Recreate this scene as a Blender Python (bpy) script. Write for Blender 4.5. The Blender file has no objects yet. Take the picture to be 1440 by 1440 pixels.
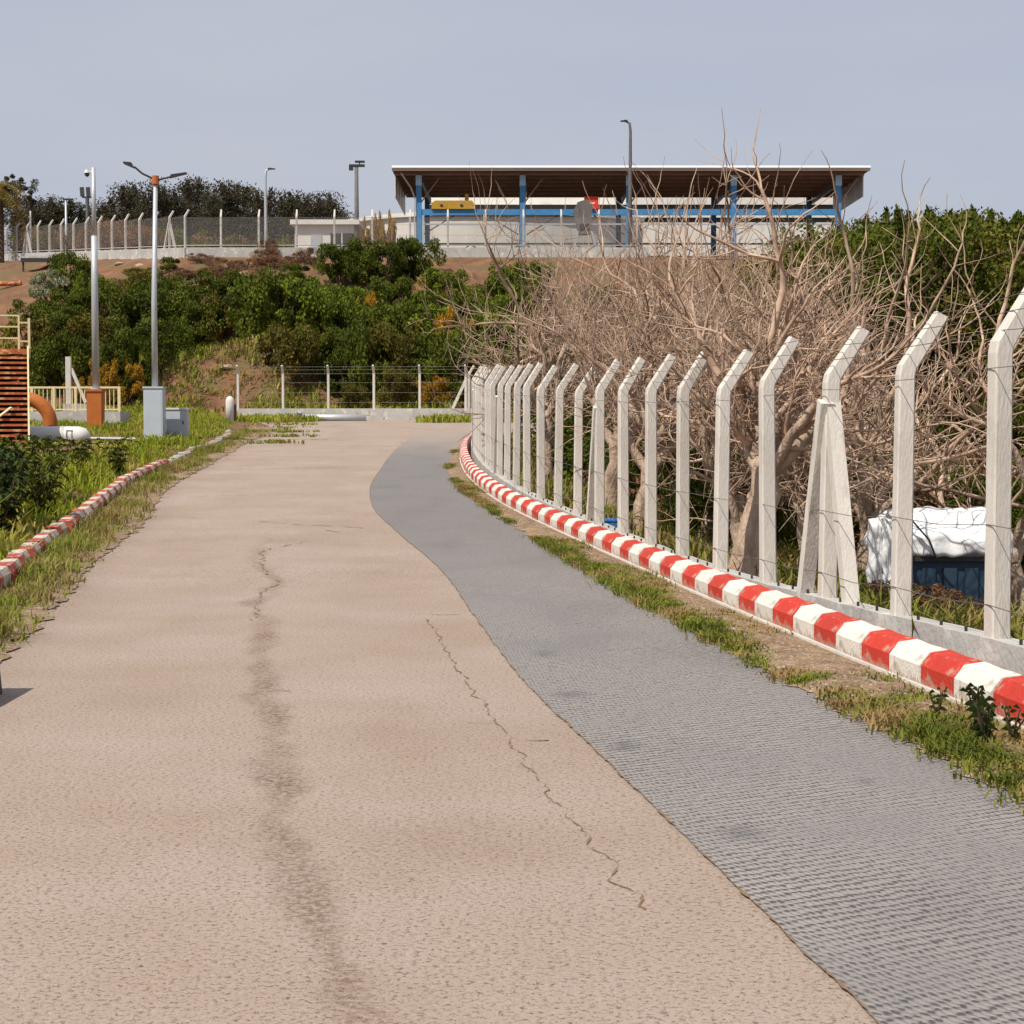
import bpy, math, random
import numpy as np
from mathutils import Vector, noise, Matrix

random.seed(7); np.random.seed(7)
S = bpy.context.scene
COL = S.collection
R = math.radians

# ------------------------------------------------------------------ camera
cd = bpy.data.cameras.new('camera'); cam = bpy.data.objects.new('camera', cd); COL.objects.link(cam)
cam.location = (0, 0, 1.8); cam.rotation_euler = (R(90) - math.atan(130/2600), 0, 0)
cd.sensor_width = 36; cd.lens = 36*2600/1440; cd.clip_start = .1; cd.clip_end = 3000
S.camera = cam
S.render.resolution_x = S.render.resolution_y = 1024

# ------------------------------------------------------------------ sky, sun, exposure
SUN_AZ, SUN_EL = R(222), R(55)          # azimuth clockwise from +Y: behind the camera on the left
W = bpy.data.worlds.new('World'); S.world = W; W.use_nodes = True
nt = W.node_tree; nt.nodes.clear()
out = nt.nodes.new('ShaderNodeOutputWorld'); bg = nt.nodes.new('ShaderNodeBackground')
sky = nt.nodes.new('ShaderNodeTexSky'); sky.sky_type = 'NISHITA'; sky.sun_disc = False
sky.sun_elevation = SUN_EL; sky.sun_rotation = SUN_AZ; sky.dust_density = 2.0; sky.air_density = 1.2; sky.ozone_density = 2.0
mx = nt.nodes.new('ShaderNodeMix'); mx.data_type = 'RGBA'; mx.inputs['Factor'].default_value = .86
mx.inputs['B'].default_value = (5.2, 5.5, 6.45, 1)    # even milky haze over the whole sky
tcw = nt.nodes.new('ShaderNodeTexCoord'); mpw = nt.nodes.new('ShaderNodeMapping'); mpw.inputs['Scale'].default_value = (1, 1, 4.5); nt.links.new(tcw.outputs['Generated'], mpw.inputs[0])
cln = nt.nodes.new('ShaderNodeTexNoise'); cln.inputs['Scale'].default_value = 3.2; cln.inputs['Detail'].default_value = 6; nt.links.new(mpw.outputs[0], cln.inputs['Vector'])
crp = nt.nodes.new('ShaderNodeValToRGB'); crp.color_ramp.elements[0].position = .35; crp.color_ramp.elements[0].color = (.94,.955,.985,1); crp.color_ramp.elements[1].position = .7; crp.color_ramp.elements[1].color = (1.05,1.03,1.0,1); nt.links.new(cln.outputs['Fac'], crp.inputs[0])
mul = nt.nodes.new('ShaderNodeMix'); mul.data_type = 'RGBA'; mul.blend_type = 'MULTIPLY'; mul.inputs['Factor'].default_value = 1
nt.links.new(sky.outputs[0], mx.inputs['A']); nt.links.new(mx.outputs['Result'], mul.inputs['A']); nt.links.new(crp.outputs[0], mul.inputs['B']); nt.links.new(mul.outputs['Result'], bg.inputs['Color'])
bg.inputs['Strength'].default_value = .10
nt.links.new(bg.outputs[0], out.inputs[0])
ld = bpy.data.lights.new('sun', 'SUN'); ld.energy = 5.0; ld.angle = R(.5); ld.color = (1, .93, .82)
sun = bpy.data.objects.new('sun', ld); COL.objects.link(sun)
sv = Vector((math.sin(SUN_AZ)*math.cos(SUN_EL), math.cos(SUN_AZ)*math.cos(SUN_EL), math.sin(SUN_EL)))
sun.location = sv*50; sun.rotation_euler = (-sv).to_track_quat('-Z', 'Y').to_euler()
S.view_settings.view_transform = 'Standard'; S.view_settings.look = 'None'
S.view_settings.exposure = 0; S.view_settings.gamma = 1

# ------------------------------------------------------------------ helpers
class MB:
    def __init__(s): s.v = []; s.f = []
    def add(s, vs, fs):
        o = len(s.v); s.v += [tuple(v) for v in vs]; s.f += [tuple(i+o for i in f) for f in fs]
    def box(s, a, b):
        (x0, y0, z0), (x1, y1, z1) = a, b
        s.add([(x0,y0,z0),(x1,y0,z0),(x1,y1,z0),(x0,y1,z0),(x0,y0,z1),(x1,y0,z1),(x1,y1,z1),(x0,y1,z1)],
              [(3,2,1,0),(4,5,6,7),(0,1,5,4),(1,2,6,5),(2,3,7,6),(3,0,4,7)]); return s
    def bar(s, p, q, w, h=None):            # rectangular bar between two points
        p, q = Vector(p), Vector(q); h = h or w; d = (q-p).normalized()
        up = Vector((0,0,1)) if abs(d.z) < .9 else Vector((0,1,0))
        x = d.cross(up).normalized()*w/2; y = x.cross(d).normalized()*h/2
        s.add([p-x-y,p+x-y,p+x+y,p-x+y,q-x-y,q+x-y,q+x+y,q-x+y],
              [(0,1,2,3),(7,6,5,4),(0,4,5,1),(1,5,6,2),(2,6,7,3),(3,7,4,0)]); return s
    def tube(s, pts, rad, n=8, cap=True):
        pts = [Vector(p) for p in pts]; rad = rad if hasattr(rad, '__len__') else [rad]*len(pts)
        o = len(s.v); px = None
        for i, p in enumerate(pts):
            d = (pts[min(i+1, len(pts)-1)]-pts[max(i-1, 0)])
            d = d.normalized() if d.length > 1e-9 else Vector((0,0,1))
            if px is None: px = d.orthogonal().normalized()
            px = (px-d*px.dot(d)); px = px.normalized() if px.length > 1e-6 else d.orthogonal().normalized()
            py = d.cross(px)
            for k in range(n):
                a = 2*math.pi*k/n; s.v.append(tuple(p+(px*math.cos(a)+py*math.sin(a))*rad[i]))
        for i in range(len(pts)-1):
            for k in range(n):
                k2 = (k+1) % n; s.f.append((o+i*n+k, o+i*n+k2, o+(i+1)*n+k2, o+(i+1)*n+k))
        if cap:
            s.f.append(tuple(o+k for k in reversed(range(n)))); s.f.append(tuple(o+(len(pts)-1)*n+k for k in range(n)))
        return s
    def prism(s, prof, p, q, side, up=Vector((0,0,1))):   # profile (a along side, b along up) swept p to q
        n = len(prof); vs = [Vector(c)+side*a+up*b for c in (p, q) for a, b in prof]
        s.add(vs, [(i, (i+1) % n, n+(i+1) % n, n+i) for i in range(n)]+[tuple(reversed(range(n))), tuple(range(n, 2*n))]); return s
    def mesh(s, name, mat, smooth=False):
        m = bpy.data.meshes.new(name); m.from_pydata(s.v, [], s.f); m.materials.append(mat)
        if smooth: m.polygons.foreach_set('use_smooth', [True]*len(m.polygons))
        m.update(); return m
    def build(s, name, mat, parent=None, smooth=False, loc=None):
        return link(name, s.mesh(name, mat, smooth), parent, loc)

def link(name, data, parent=None, loc=None, rot=None, scale=None):
    o = bpy.data.objects.new(name, data); COL.objects.link(o)
    if parent: o.parent = parent
    if loc: o.location = loc
    if rot: o.rotation_euler = rot
    if scale: o.scale = scale
    return o
def empty(name, loc=(0,0,0), rz=0):
    o = bpy.data.objects.new(name, None); COL.objects.link(o); o.location = loc; o.rotation_euler = (0,0,rz); o.empty_display_size = .2
    return o
def tag(o, label=None, cat=None, group=None, kind=None):
    for k, v in (('label', label), ('category', cat), ('group', group), ('kind', kind)):
        if v: o[k] = v
    return o
def copy_tree(o, parent=None):
    c = o.copy(); COL.objects.link(c)
    if parent: c.parent = parent
    for ch in list(o.children): copy_tree(ch, c)
    return c

def mat(name, c1, c2=None, scale=6., rough=.8, detail=6., bump=0., bscale=None, metal=0., spread=.25, rnd=0., c3=None, c3scale=1., c3lo=.55, c3hi=.7, trans=0., stretch=None, coord='Object', foot=None):
    m = bpy.data.materials.new(name); m.use_nodes = True; t = m.node_tree; N = t.nodes; L = t.links
    b = N['Principled BSDF']; b.inputs['Roughness'].default_value = rough; b.inputs['Metallic'].default_value = metal
    b.inputs['Specular IOR Level'].default_value = .08 if trans else .3
    c2 = c2 or tuple(x*.75 for x in c1)
    tc = N.new('ShaderNodeTexCoord'); src = tc.outputs[coord]
    if stretch:
        mp = N.new('ShaderNodeMapping'); mp.inputs['Scale'].default_value = stretch; L.new(src, mp.inputs[0]); src = mp.outputs[0]
    n = N.new('ShaderNodeTexNoise'); n.inputs['Scale'].default_value = scale; n.inputs['Detail'].default_value = detail; n.inputs['Roughness'].default_value = .62
    L.new(src, n.inputs['Vector'])
    r = N.new('ShaderNodeValToRGB'); r.color_ramp.elements[0].position = .5-spread; r.color_ramp.elements[1].position = .5+spread
    r.color_ramp.elements[0].color = (*c2, 1); r.color_ramp.elements[1].color = (*c1, 1)
    L.new(n.outputs['Fac'], r.inputs[0]); colr = r.outputs[0]
    if c3:
        n3 = N.new('ShaderNodeTexNoise'); n3.inputs['Scale'].default_value = c3scale; n3.inputs['Detail'].default_value = 5; L.new(src, n3.inputs['Vector'])
        r3 = N.new('ShaderNodeMapRange'); r3.inputs['From Min'].default_value = c3lo; r3.inputs['From Max'].default_value = c3hi; L.new(n3.outputs['Fac'], r3.inputs[0])
        m3 = N.new('ShaderNodeMix'); m3.data_type = 'RGBA'; L.new(r3.outputs[0], m3.inputs['Factor']); L.new(colr, m3.inputs['A']); m3.inputs['B'].default_value = (*c3, 1); colr = m3.outputs['Result']
    if foot:
        sz_ = N.new('ShaderNodeSeparateXYZ'); L.new(tc.outputs['Object'], sz_.inputs[0]); nf = N.new('ShaderNodeTexNoise'); nf.inputs['Scale'].default_value = 18; nf.inputs['Detail'].default_value = 6; L.new(tc.outputs['Object'], nf.inputs['Vector'])
        mf = N.new('ShaderNodeMath'); mf.operation = 'MULTIPLY_ADD'; mf.inputs[1].default_value = -.22; L.new(nf.outputs['Fac'], mf.inputs[0]); L.new(sz_.outputs['Z'], mf.inputs[2])
        rf_ = N.new('ShaderNodeMapRange'); rf_.inputs['From Min'].default_value = -.085; rf_.inputs['From Max'].default_value = -.03; rf_.inputs['To Min'].default_value = .85; rf_.inputs['To Max'].default_value = 0; L.new(mf.outputs[0], rf_.inputs[0])
        m5 = N.new('ShaderNodeMix'); m5.data_type = 'RGBA'; L.new(rf_.outputs[0], m5.inputs['Factor']); L.new(colr, m5.inputs['A']); m5.inputs['B'].default_value = (*foot, 1); colr = m5.outputs['Result']
    if rnd:
        oi = N.new('ShaderNodeObjectInfo'); hs = N.new('ShaderNodeHueSaturation')
        mr = N.new('ShaderNodeMapRange'); mr.inputs['To Min'].default_value = 1-rnd; mr.inputs['To Max'].default_value = 1+rnd
        L.new(oi.outputs['Random'], mr.inputs[0]); L.new(mr.outputs[0], hs.inputs['Value']); L.new(colr, hs.inputs['Color']); colr = hs.outputs[0]
    L.new(colr, b.inputs['Base Color'])
    if bump:
        nb = N.new('ShaderNodeTexNoise'); nb.inputs['Scale'].default_value = bscale or scale*4; nb.inputs['Detail'].default_value = 5; L.new(src, nb.inputs['Vector'])
        bp = N.new('ShaderNodeBump'); bp.inputs['Strength'].default_value = min(1, bump); bp.inputs['Distance'].default_value = .02*max(1, bump)
        L.new(nb.outputs['Fac'], bp.inputs['Height']); L.new(bp.outputs[0], b.inputs['Normal'])
    if trans:
        tr = N.new('ShaderNodeBsdfTranslucent'); L.new(colr, tr.inputs['Color']); ms = N.new('ShaderNodeMixShader'); ms.inputs[0].default_value = trans
        L.new(b.outputs[0], ms.inputs[1]); L.new(tr.outputs[0], ms.inputs[2]); L.new(ms.outputs[0], N['Material Output'].inputs[0])
    return m

M = dict(
 soil=mat('soil', (.235,.12,.062), (.10,.05,.027), .9, .95, 10, 1, 4, spread=.2, c3=(.13,.095,.04), c3scale=.5, c3lo=.5, c3hi=.62, coord='Generated' if False else 'Object'),
 dirt=mat('dirt', (.33,.22,.13), (.13,.08,.045), 5, .95, 9, 1, 30, spread=.22, c3=(.46,.39,.31), c3scale=38, c3lo=.58, c3hi=.63),
 concrete=mat('concrete', (.58,.55,.50), (.44,.41,.37), 3, .85, 9, .4, 40, rnd=.06),
 plinth=mat('plinth_concrete', (.50,.48,.45), (.33,.32,.30), 1.6, .9, 9, .5, 20, c3=(.62,.59,.54), c3scale=3),
 post=mat('post_concrete', (.66,.62,.56), (.52,.48,.43), 5, .85, 10, .35, 60, rnd=.07, c3=(.40,.36,.31), c3scale=7, c3lo=.54, c3hi=.74, stretch=(1,1,.22), coord='Generated' if False else 'Object'),
 red=mat('kerb_red_paint', (.58,.045,.022), (.42,.03,.016), 7, .6, 8, .4, 40, rnd=.08, c3=(.42,.27,.20), c3scale=9, c3lo=.58, c3hi=.70, foot=(.34,.25,.18)),
 white=mat('kerb_white_paint', (.76,.72,.66), (.62,.57,.50), 7, .6, 8, .4, 40, rnd=.06, c3=(.36,.30,.24), c3scale=8, c3lo=.55, c3hi=.74, foot=(.34,.26,.19)),
 oldred=mat('worn_red_paint', (.46,.085,.05), (.36,.06,.04), 7, .8, 8, .6, 30, rnd=.15, c3=(.42,.33,.26), c3scale=9, c3lo=.55, c3hi=.6),
 oldwhite=mat('worn_white_paint', (.66,.60,.52), (.47,.40,.32), 7, .8, 8, .6, 30, rnd=.1, c3=(.34,.27,.20), c3scale=9, c3lo=.56, c3hi=.62),
 crack=mat('crack_dirt_lip_shade', (.25,.165,.10), (.15,.095,.055), 30, .95),  # dirt in the cracks, and the painted lip shadow beside the strip
 wire=mat('wire_steel', (.22,.20,.18), (.12,.09,.07), 20, .6, metal=.5),
 galv=mat('galvanised_steel', (.52,.54,.55), (.42,.44,.46), 4, .5, metal=.35),
 dark=mat('dark_metal', (.045,.043,.042), (.025,.025,.025), 10, .5),
 cream=mat('cream_paint', (.75,.66,.40), (.62,.50,.26), 9, .55),
 yellow=mat('machine_yellow', (.50,.31,.04), (.34,.19,.02), 5, .5),
 rust=mat('rust', (.50,.16,.055), (.30,.075,.03), 7, .85, 9, .5, 40, c3=(.60,.32,.16), c3scale=4, c3lo=.52, c3hi=.62),
 orange=mat('orange_paint', (.48,.15,.03), (.36,.10,.02), 3, .6),
 cab=mat('cabinet_paint', (.46,.52,.56), (.40,.45,.49), 2, .5),
 wpipe=mat('white_pipe_paint', (.74,.73,.71), (.58,.56,.53), 3, .45),
 blue=mat('blue_steel', (.07,.26,.50), (.045,.17,.36), 3, .5),
 lblue=mat('light_blue_steel', (.40,.58,.68), (.28,.44,.55), 3, .5),
 wallw=mat('white_panel', (.74,.72,.67), (.62,.59,.54), .8, .6, c3=(.48,.44,.38), c3scale=.6, c3lo=.6, c3hi=.75),
 roofw=mat('roof_sheet_white', (.70,.72,.74), (.58,.60,.62), 1, .45),
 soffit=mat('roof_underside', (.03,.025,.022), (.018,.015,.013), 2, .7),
 purlin=mat('purlin_brown', (.34,.23,.17), (.22,.14,.10), 2, .7),
 signred=mat('sign_red', (.70,.05,.02), (.60,.04,.02), 5, .5),
 bark=mat('bare_bark', (.62,.48,.36), (.22,.14,.095), 9, .9, 10, 1.5, 40, rnd=.1, stretch=(1,1,.4)),
 twig=mat('bare_twig', (.66,.475,.345), (.13,.075,.048), 2.4, .85, spread=.2, rnd=.16),
 stem=mat('shrub_stem', (.12,.075,.045), (.06,.04,.025), 8, .9),
 tarp=mat('white_tarp', (.82,.82,.82), (.70,.70,.70), 5, .4, bump=.4, bscale=14),
 bluebox=mat('blue_painted_sheet', (.03,.06,.10), (.02,.035,.06), 4, .5),
 brightblue=mat('blue_plastic', (.04,.25,.75), (.03,.2,.6), 4, .35),
 hopper=mat('hopper_grey', (.17,.16,.15), (.10,.095,.09), 3, .7),
 rock=mat('pale_rock', (.46,.36,.27), (.28,.19,.13), 3, .9, bump=.8, bscale=8, rnd=.2),
)
def leafmat(name, a, b, sc=1.2, c3=None, rnd=.2):
    return mat(name, a, b, sc, .6, 6, spread=.16, rnd=rnd, c3=c3, c3scale=.7, c3lo=.56, c3hi=.64, trans=.16)
LM = dict(
 dark=leafmat('leaf_dark_green', (.14,.165,.018), (.022,.034,.005), .7),
 mid=leafmat('leaf_mid_green', (.20,.24,.022), (.05,.075,.008), c3=(.26,.20,.025)),
 olive=leafmat('leaf_olive', (.21,.18,.03), (.06,.052,.012), c3=(.30,.18,.035)),
 gold=leafmat('leaf_golden', (.46,.25,.025), (.20,.11,.015), c3=(.15,.11,.02)),
 scrub=leafmat('scrub_brown', (.28,.155,.08), (.12,.062,.034), c3=(.12,.10,.03)),
 pine=leafmat('pine_needles', (.105,.088,.05), (.03,.028,.016), .5),
 palm=leafmat('palm_leaf', (.24,.20,.05), (.09,.06,.02), .8, c3=(.35,.18,.05)),
 silver=leafmat('leaf_pale', (.46,.45,.32), (.10,.13,.04)),
 weed=leafmat('weed_leaf', (.05,.075,.018), (.018,.03,.008), 4),
)
GM = dict(
 lush=mat('grass_lush', (.34,.37,.035), (.12,.17,.015), .9, .6, spread=.16, trans=.35, c3=(.42,.36,.09), c3scale=.5, c3lo=.5, c3hi=.62),
 dry=mat('grass_dry', (.44,.33,.14), (.18,.14,.04), 1.6, .7, spread=.14, trans=.3, c3=(.20,.23,.035), c3scale=.8, c3lo=.42, c3hi=.56),
 green=mat('grass_green', (.23,.25,.035), (.06,.08,.012), 2.2, .6, spread=.16, trans=.25, c3=(.32,.22,.09), c3scale=1.6, c3lo=.48, c3hi=.60),
)

# ------------------------------------------------------------------ plan of the place (metres)
def curve(pts):
    P = np.array(pts, float); x, y = P[:,0], P[:,1]
    d = np.gradient(y, x)
    def f(t):
        t = np.clip(t, x[0], x[-1]); i = np.clip(np.searchsorted(x, t)-1, 0, len(x)-2)
        h = x[i+1]-x[i]; s = (t-x[i])/h
        return ((2*s**3-3*s**2+1)*y[i]+(s**3-2*s**2+s)*h*d[i]+(-2*s**3+3*s**2)*y[i+1]+(s**3-s**2)*h*d[i+1])
    return f
rk = curve([(-3,4.3),(2,3.85),(6,3.42),(10.6,2.96),(13.75,2.55),(18.35,1.98),(22.1,1.53),(27.25,.84),(35.15,-.27),(42.8,-.99),(50,-1.38),(61.9,-1.62),(67,-1.55)])
ra = curve([(-3,3.1),(2,2.80),(8.6,2.40),(12.6,1.85),(14.85,1.61),(18,1.25),(23.1,.71),(31.65,-.26),(38.25,-1.03),(42.8,-1.42),(54,-1.72),(67,-1.68)])
dl = curve([(-3,1.9),(2,1.45),(5.45,1.09),(7.4,.81),(9.5,.52),(12.3,.12),(16.1,-.27),(22.1,-.87),(27.9,-1.72),(33.35,-2.5),(38.25,-2.94),(46.45,-3.31),(61.9,-3.69),(72,-3.6)])
lr = curve([(-3,-2.2),(2,-2.6),(8,-3.2),(13.95,-3.88),(16.7,-4.26),(23.1,-5.26),(30.1,-6.03),(38.25,-7.2),(50,-8.08),(61.9,-9.0),(76,-9.9),(84,-11.2),(95,-14.2)])
lk = curve([(8,-4.1),(14,-4.75),(19.05,-5.29),(23.65,-6.02),(28.6,-6.72),(36.15,-7.75),(40.65,-8.29),(46.45,-8.75),(59.1,-9.77),(68,-10.4),(80,-12.3)])
foff = curve([(4,.47),(12.2,.46),(15.8,.42),(19.5,.35),(27,.35),(33,.39),(36,.43),(45,.45),(67,.36)])
ph = curve([(4,.38),(12,.36),(15,.29),(18,.24),(30,.25),(67,.26)])
def fx(Y): return rk(Y)+foff(Y)
def zr(Y):
    return 0. if Y < 18 else (.027*(Y-18)**2/32 if Y < 34 else .027*(min(Y, 96)-26))
def sstep(a, b, x):
    t = min(1, max(0, (x-a)/(b-a))); return t*t*(3-2*t)
def fb(x, y, s, o=4): return noise.fractal(Vector((x*s, y*s, 3.1)), 1., 2., o)
def top_y(X): return 124+max(0, (-21.7-X))*1.46
def plateau(X): return 12.67+2.0*min(1.3, max(0, (-21.7-X)/17.8))
def zg(X, Y):
    z = zr(Y)
    if Y < 97:
        L = float(lr(Y)); Rr = float(rk(Y)) if Y < 67 else 40
        if X < L: z += .16*sstep(0, 2.5, L-X)+.10*sstep(2, 9, L-X)+.05*fb(X, Y, .8)*sstep(.3, 1.5, L-X)
        elif X > Rr+.3: d = X-Rr-.3; z += (-.35*sstep(.3, 1.6, d)-.75*sstep(1.5, 5, d)-1.*sstep(6, 30, d))*(1-sstep(60, 85, Y))+.1*fb(X, Y, .5)*sstep(.3, 1.5, d)
        else: z -= .07
    if Y > 96:
        t = min(1, (Y-96)/(top_y(X)-96)); tt = .75*t+.25*t*t*(3-2*t)
        z = zr(96)+(plateau(X)-zr(96))*tt
        z += (.45*fb(X, Y, .25)+.25*fb(X, Y, .9))*min(1, (Y-96)/4)*(1-sstep(.9, 1, t))
        z += 2.3*math.exp(-((X+13.3)/3.0)**2-((Y-102)/3.2)**2)+1.3*math.exp(-((X+17.8)/3.)**2-((Y-101)/3.0)**2)
        if Y > 260: z -= (Y-260)*.03
    return z

# ------------------------------------------------------------------ ground
def axis(segs):
    a = []
    for s, e, st in segs: a += list(np.arange(s, e, st))
    return a+[segs[-1][1]]
xs = axis([(-900,-120,60),(-120,-45,6),(-45,-22,1.2),(-22,14,.5),(14,40,1.5),(40,120,8),(120,900,60)])
ys = axis([(-60,-4,8),(-4,70,.7),(70,128,.8),(128,156,1.4),(156,300,12),(300,1500,100)])
g = MB(); nx = len(xs)
for y in ys:
    for x in xs: g.v.append((x, y, zg(x, y)))
for j in range(len(ys)-1):
    for i in range(nx-1):
        a = j*nx+i; g.f.append((a, a+1, a+1+nx, a+nx))
ground = tag(g.build('ground', M['soil'], smooth=True), kind='structure')

def strip(name, fl, fr, ys, n, lift, material, wear=None, rag=0.):
    b = MB(); wv = []
    for y in ys:
        a, c = float(fl(y)), float(fr(y))
        for i in range(n+1):
            s = i/n; x = a+(c-a)*s; yy = y
            if rag and i == 0: x += rag*noise.noise(Vector((y*2.2, 1.7, 0)))+rag*.6*noise.noise(Vector((y*9, 4.7, 0)))+(rag*.7*noise.noise(Vector((y*26, 9.7, 0))) if rag > .05 else 0)
            b.v.append((x, yy, zr(y)+(lift(s, x, y) if callable(lift) else lift)))
            if wear: wv.append(wear(x, yy))
    for j in range(len(ys)-1):
        for i in range(n):
            q = j*(n+1)+i; b.f.append((q, q+1, q+n+2, q+n+1))
    o = b.build(name, material, smooth=True)
    if wear:
        at = o.data.attributes.new('wear', 'FLOAT', 'POINT'); at.data.foreach_set('value', wv)
    return o
seam = curve([(2,-.1),(5.45,-.47),(6.85,-.77),(8.3,-1.06),(10.15,-1.3),(12.6,-1.71),(16.1,-2.17),(18,-2.5),(20.3,-2.58),(23,-3.2),(26.6,-3.54),(31,-3.7),(36.15,-4.17)])
def wear_road(x, y):
    w = 0
    if y < 37:
        d = abs(x-float(seam(y))-.12*noise.noise(Vector((y*1.3, 0, 0)))-.07*noise.noise(Vector((y*4.3, 2, 0)))); wd = .075+.07*noise.noise(Vector((y*.9, 7, 0)))
        w = .95*min(1, 1.6*max(0, 1-d/max(.06, wd*1.7)))*(.62+.6*noise.noise(Vector((x*3, y*1.4, 0))))*(1-sstep(20, 30, y))
    w += .25*max(0, fb(x, y*.35, .55)-.1)+.22*max(0, noise.noise(Vector((x*2.2, y*.9, 9)))-.25)
    sl = (x-float(lr(y)))/6.3; w += .10*max(0, math.cos(sl*6.283*2.0))*(.6+.8*noise.noise(Vector((x*.8, y*.25, 21)))) if y < 92 else 0
    w += .28*max(0, noise.noise(Vector((x*1.1, y*.7, 31)))-.12)
    w += .25*(1-sstep(.05, .5, x-float(lr(y)))) if y < 92 else 0
    return max(0, min(1, w))
def road_mat():
    m = bpy.data.materials.new('sun_bleached_asphalt'); m.use_nodes = True; t = m.node_tree; N = t.nodes; L = t.links
    b = N['Principled BSDF']; b.inputs['Roughness'].default_value = .9; b.inputs['Specular IOR Level'].default_value = .2
    tc = N.new('ShaderNodeTexCoord')
    def noi(s, d=4, r=.6, w=None):
        n = N.new('ShaderNodeTexNoise'); n.inputs['Scale'].default_value = s; n.inputs['Detail'].default_value = d; n.inputs['Roughness'].default_value = r; L.new(tc.outputs['Object'], n.inputs['Vector']); return n
    big = noi(.55, 6); r1 = N.new('ShaderNodeValToRGB'); e = r1.color_ramp.elements
    e[0].position = .35; e[0].color = (.352,.268,.208,1); e[1].position = .65; e[1].color = (.395,.315,.265,1); L.new(big.outputs['Fac'], r1.inputs[0])
    sp = noi(42, 4, .85); r2 = N.new('ShaderNodeValToRGB'); e = r2.color_ramp.elements
    e[0].position = .37; e[0].color = (.13,.10,.08,1); e[1].position = .485; e[1].color = (1.0,1.0,1.0,1); L.new(sp.outputs['Fac'], r2.inputs[0])
    m1 = N.new('ShaderNodeMix'); m1.data_type = 'RGBA'; m1.blend_type = 'MULTIPLY'; m1.inputs['Factor'].default_value = .8; L.new(r1.outputs[0], m1.inputs['A']); L.new(r2.outputs[0], m1.inputs['B'])
    pale = noi(50, 3, .8); r4 = N.new('ShaderNodeMapRange'); r4.inputs['From Min'].default_value = .58; r4.inputs['From Max'].default_value = .68; r4.inputs['To Max'].default_value = .5; L.new(pale.outputs['Fac'], r4.inputs[0])
    m4 = N.new('ShaderNodeMix'); m4.data_type = 'RGBA'; m4.inputs['B'].default_value = (.55,.47,.40,1); L.new(r4.outputs[0], m4.inputs['Factor']); L.new(m1.outputs['Result'], m4.inputs['A'])
    at = N.new('ShaderNodeAttribute'); at.attribute_name = 'wear'
    wn = noi(24, 4, .75); r3 = N.new('ShaderNodeMapRange'); r3.inputs['From Min'].default_value = .44; r3.inputs['From Max'].default_value = .55; r3.inputs['To Min'].default_value = 1.; r3.inputs['To Max'].default_value = .22; L.new(wn.outputs['Fac'], r3.inputs[0])
    mu = N.new('ShaderNodeMath'); mu.operation = 'MULTIPLY'; L.new(at.outputs['Fac'], mu.inputs[0]); L.new(r3.outputs[0], mu.inputs[1])
    m2 = N.new('ShaderNodeMix'); m2.data_type = 'RGBA'; m2.inputs['B'].default_value = (.15,.095,.062,1); L.new(mu.outputs[0], m2.inputs['Factor']); L.new(m4.outputs['Result'], m2.inputs['A'])
    L.new(m2.outputs['Result'], b.inputs['Base Color'])
    bp = N.new('ShaderNodeBump'); bp.inputs['Strength'].default_value = .9; bp.inputs['Distance'].default_value = .010; L.new(sp.outputs['Fac'], bp.inputs['Height']); L.new(bp.outputs[0], b.inputs['Normal'])
    return m
ysr = axis([(-3,14,.09),(14,30,.16),(30,60,.4),(60,96,.9)])
def road_right(y): return float(rk(y))+.1 if y < 66 else float(rk(66))+.1+12*sstep(66, 74, y)
road = tag(strip('road', lr, road_right, ysr, 130, 0., road_mat(), wear_road, rag=.05), kind='structure')

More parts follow.
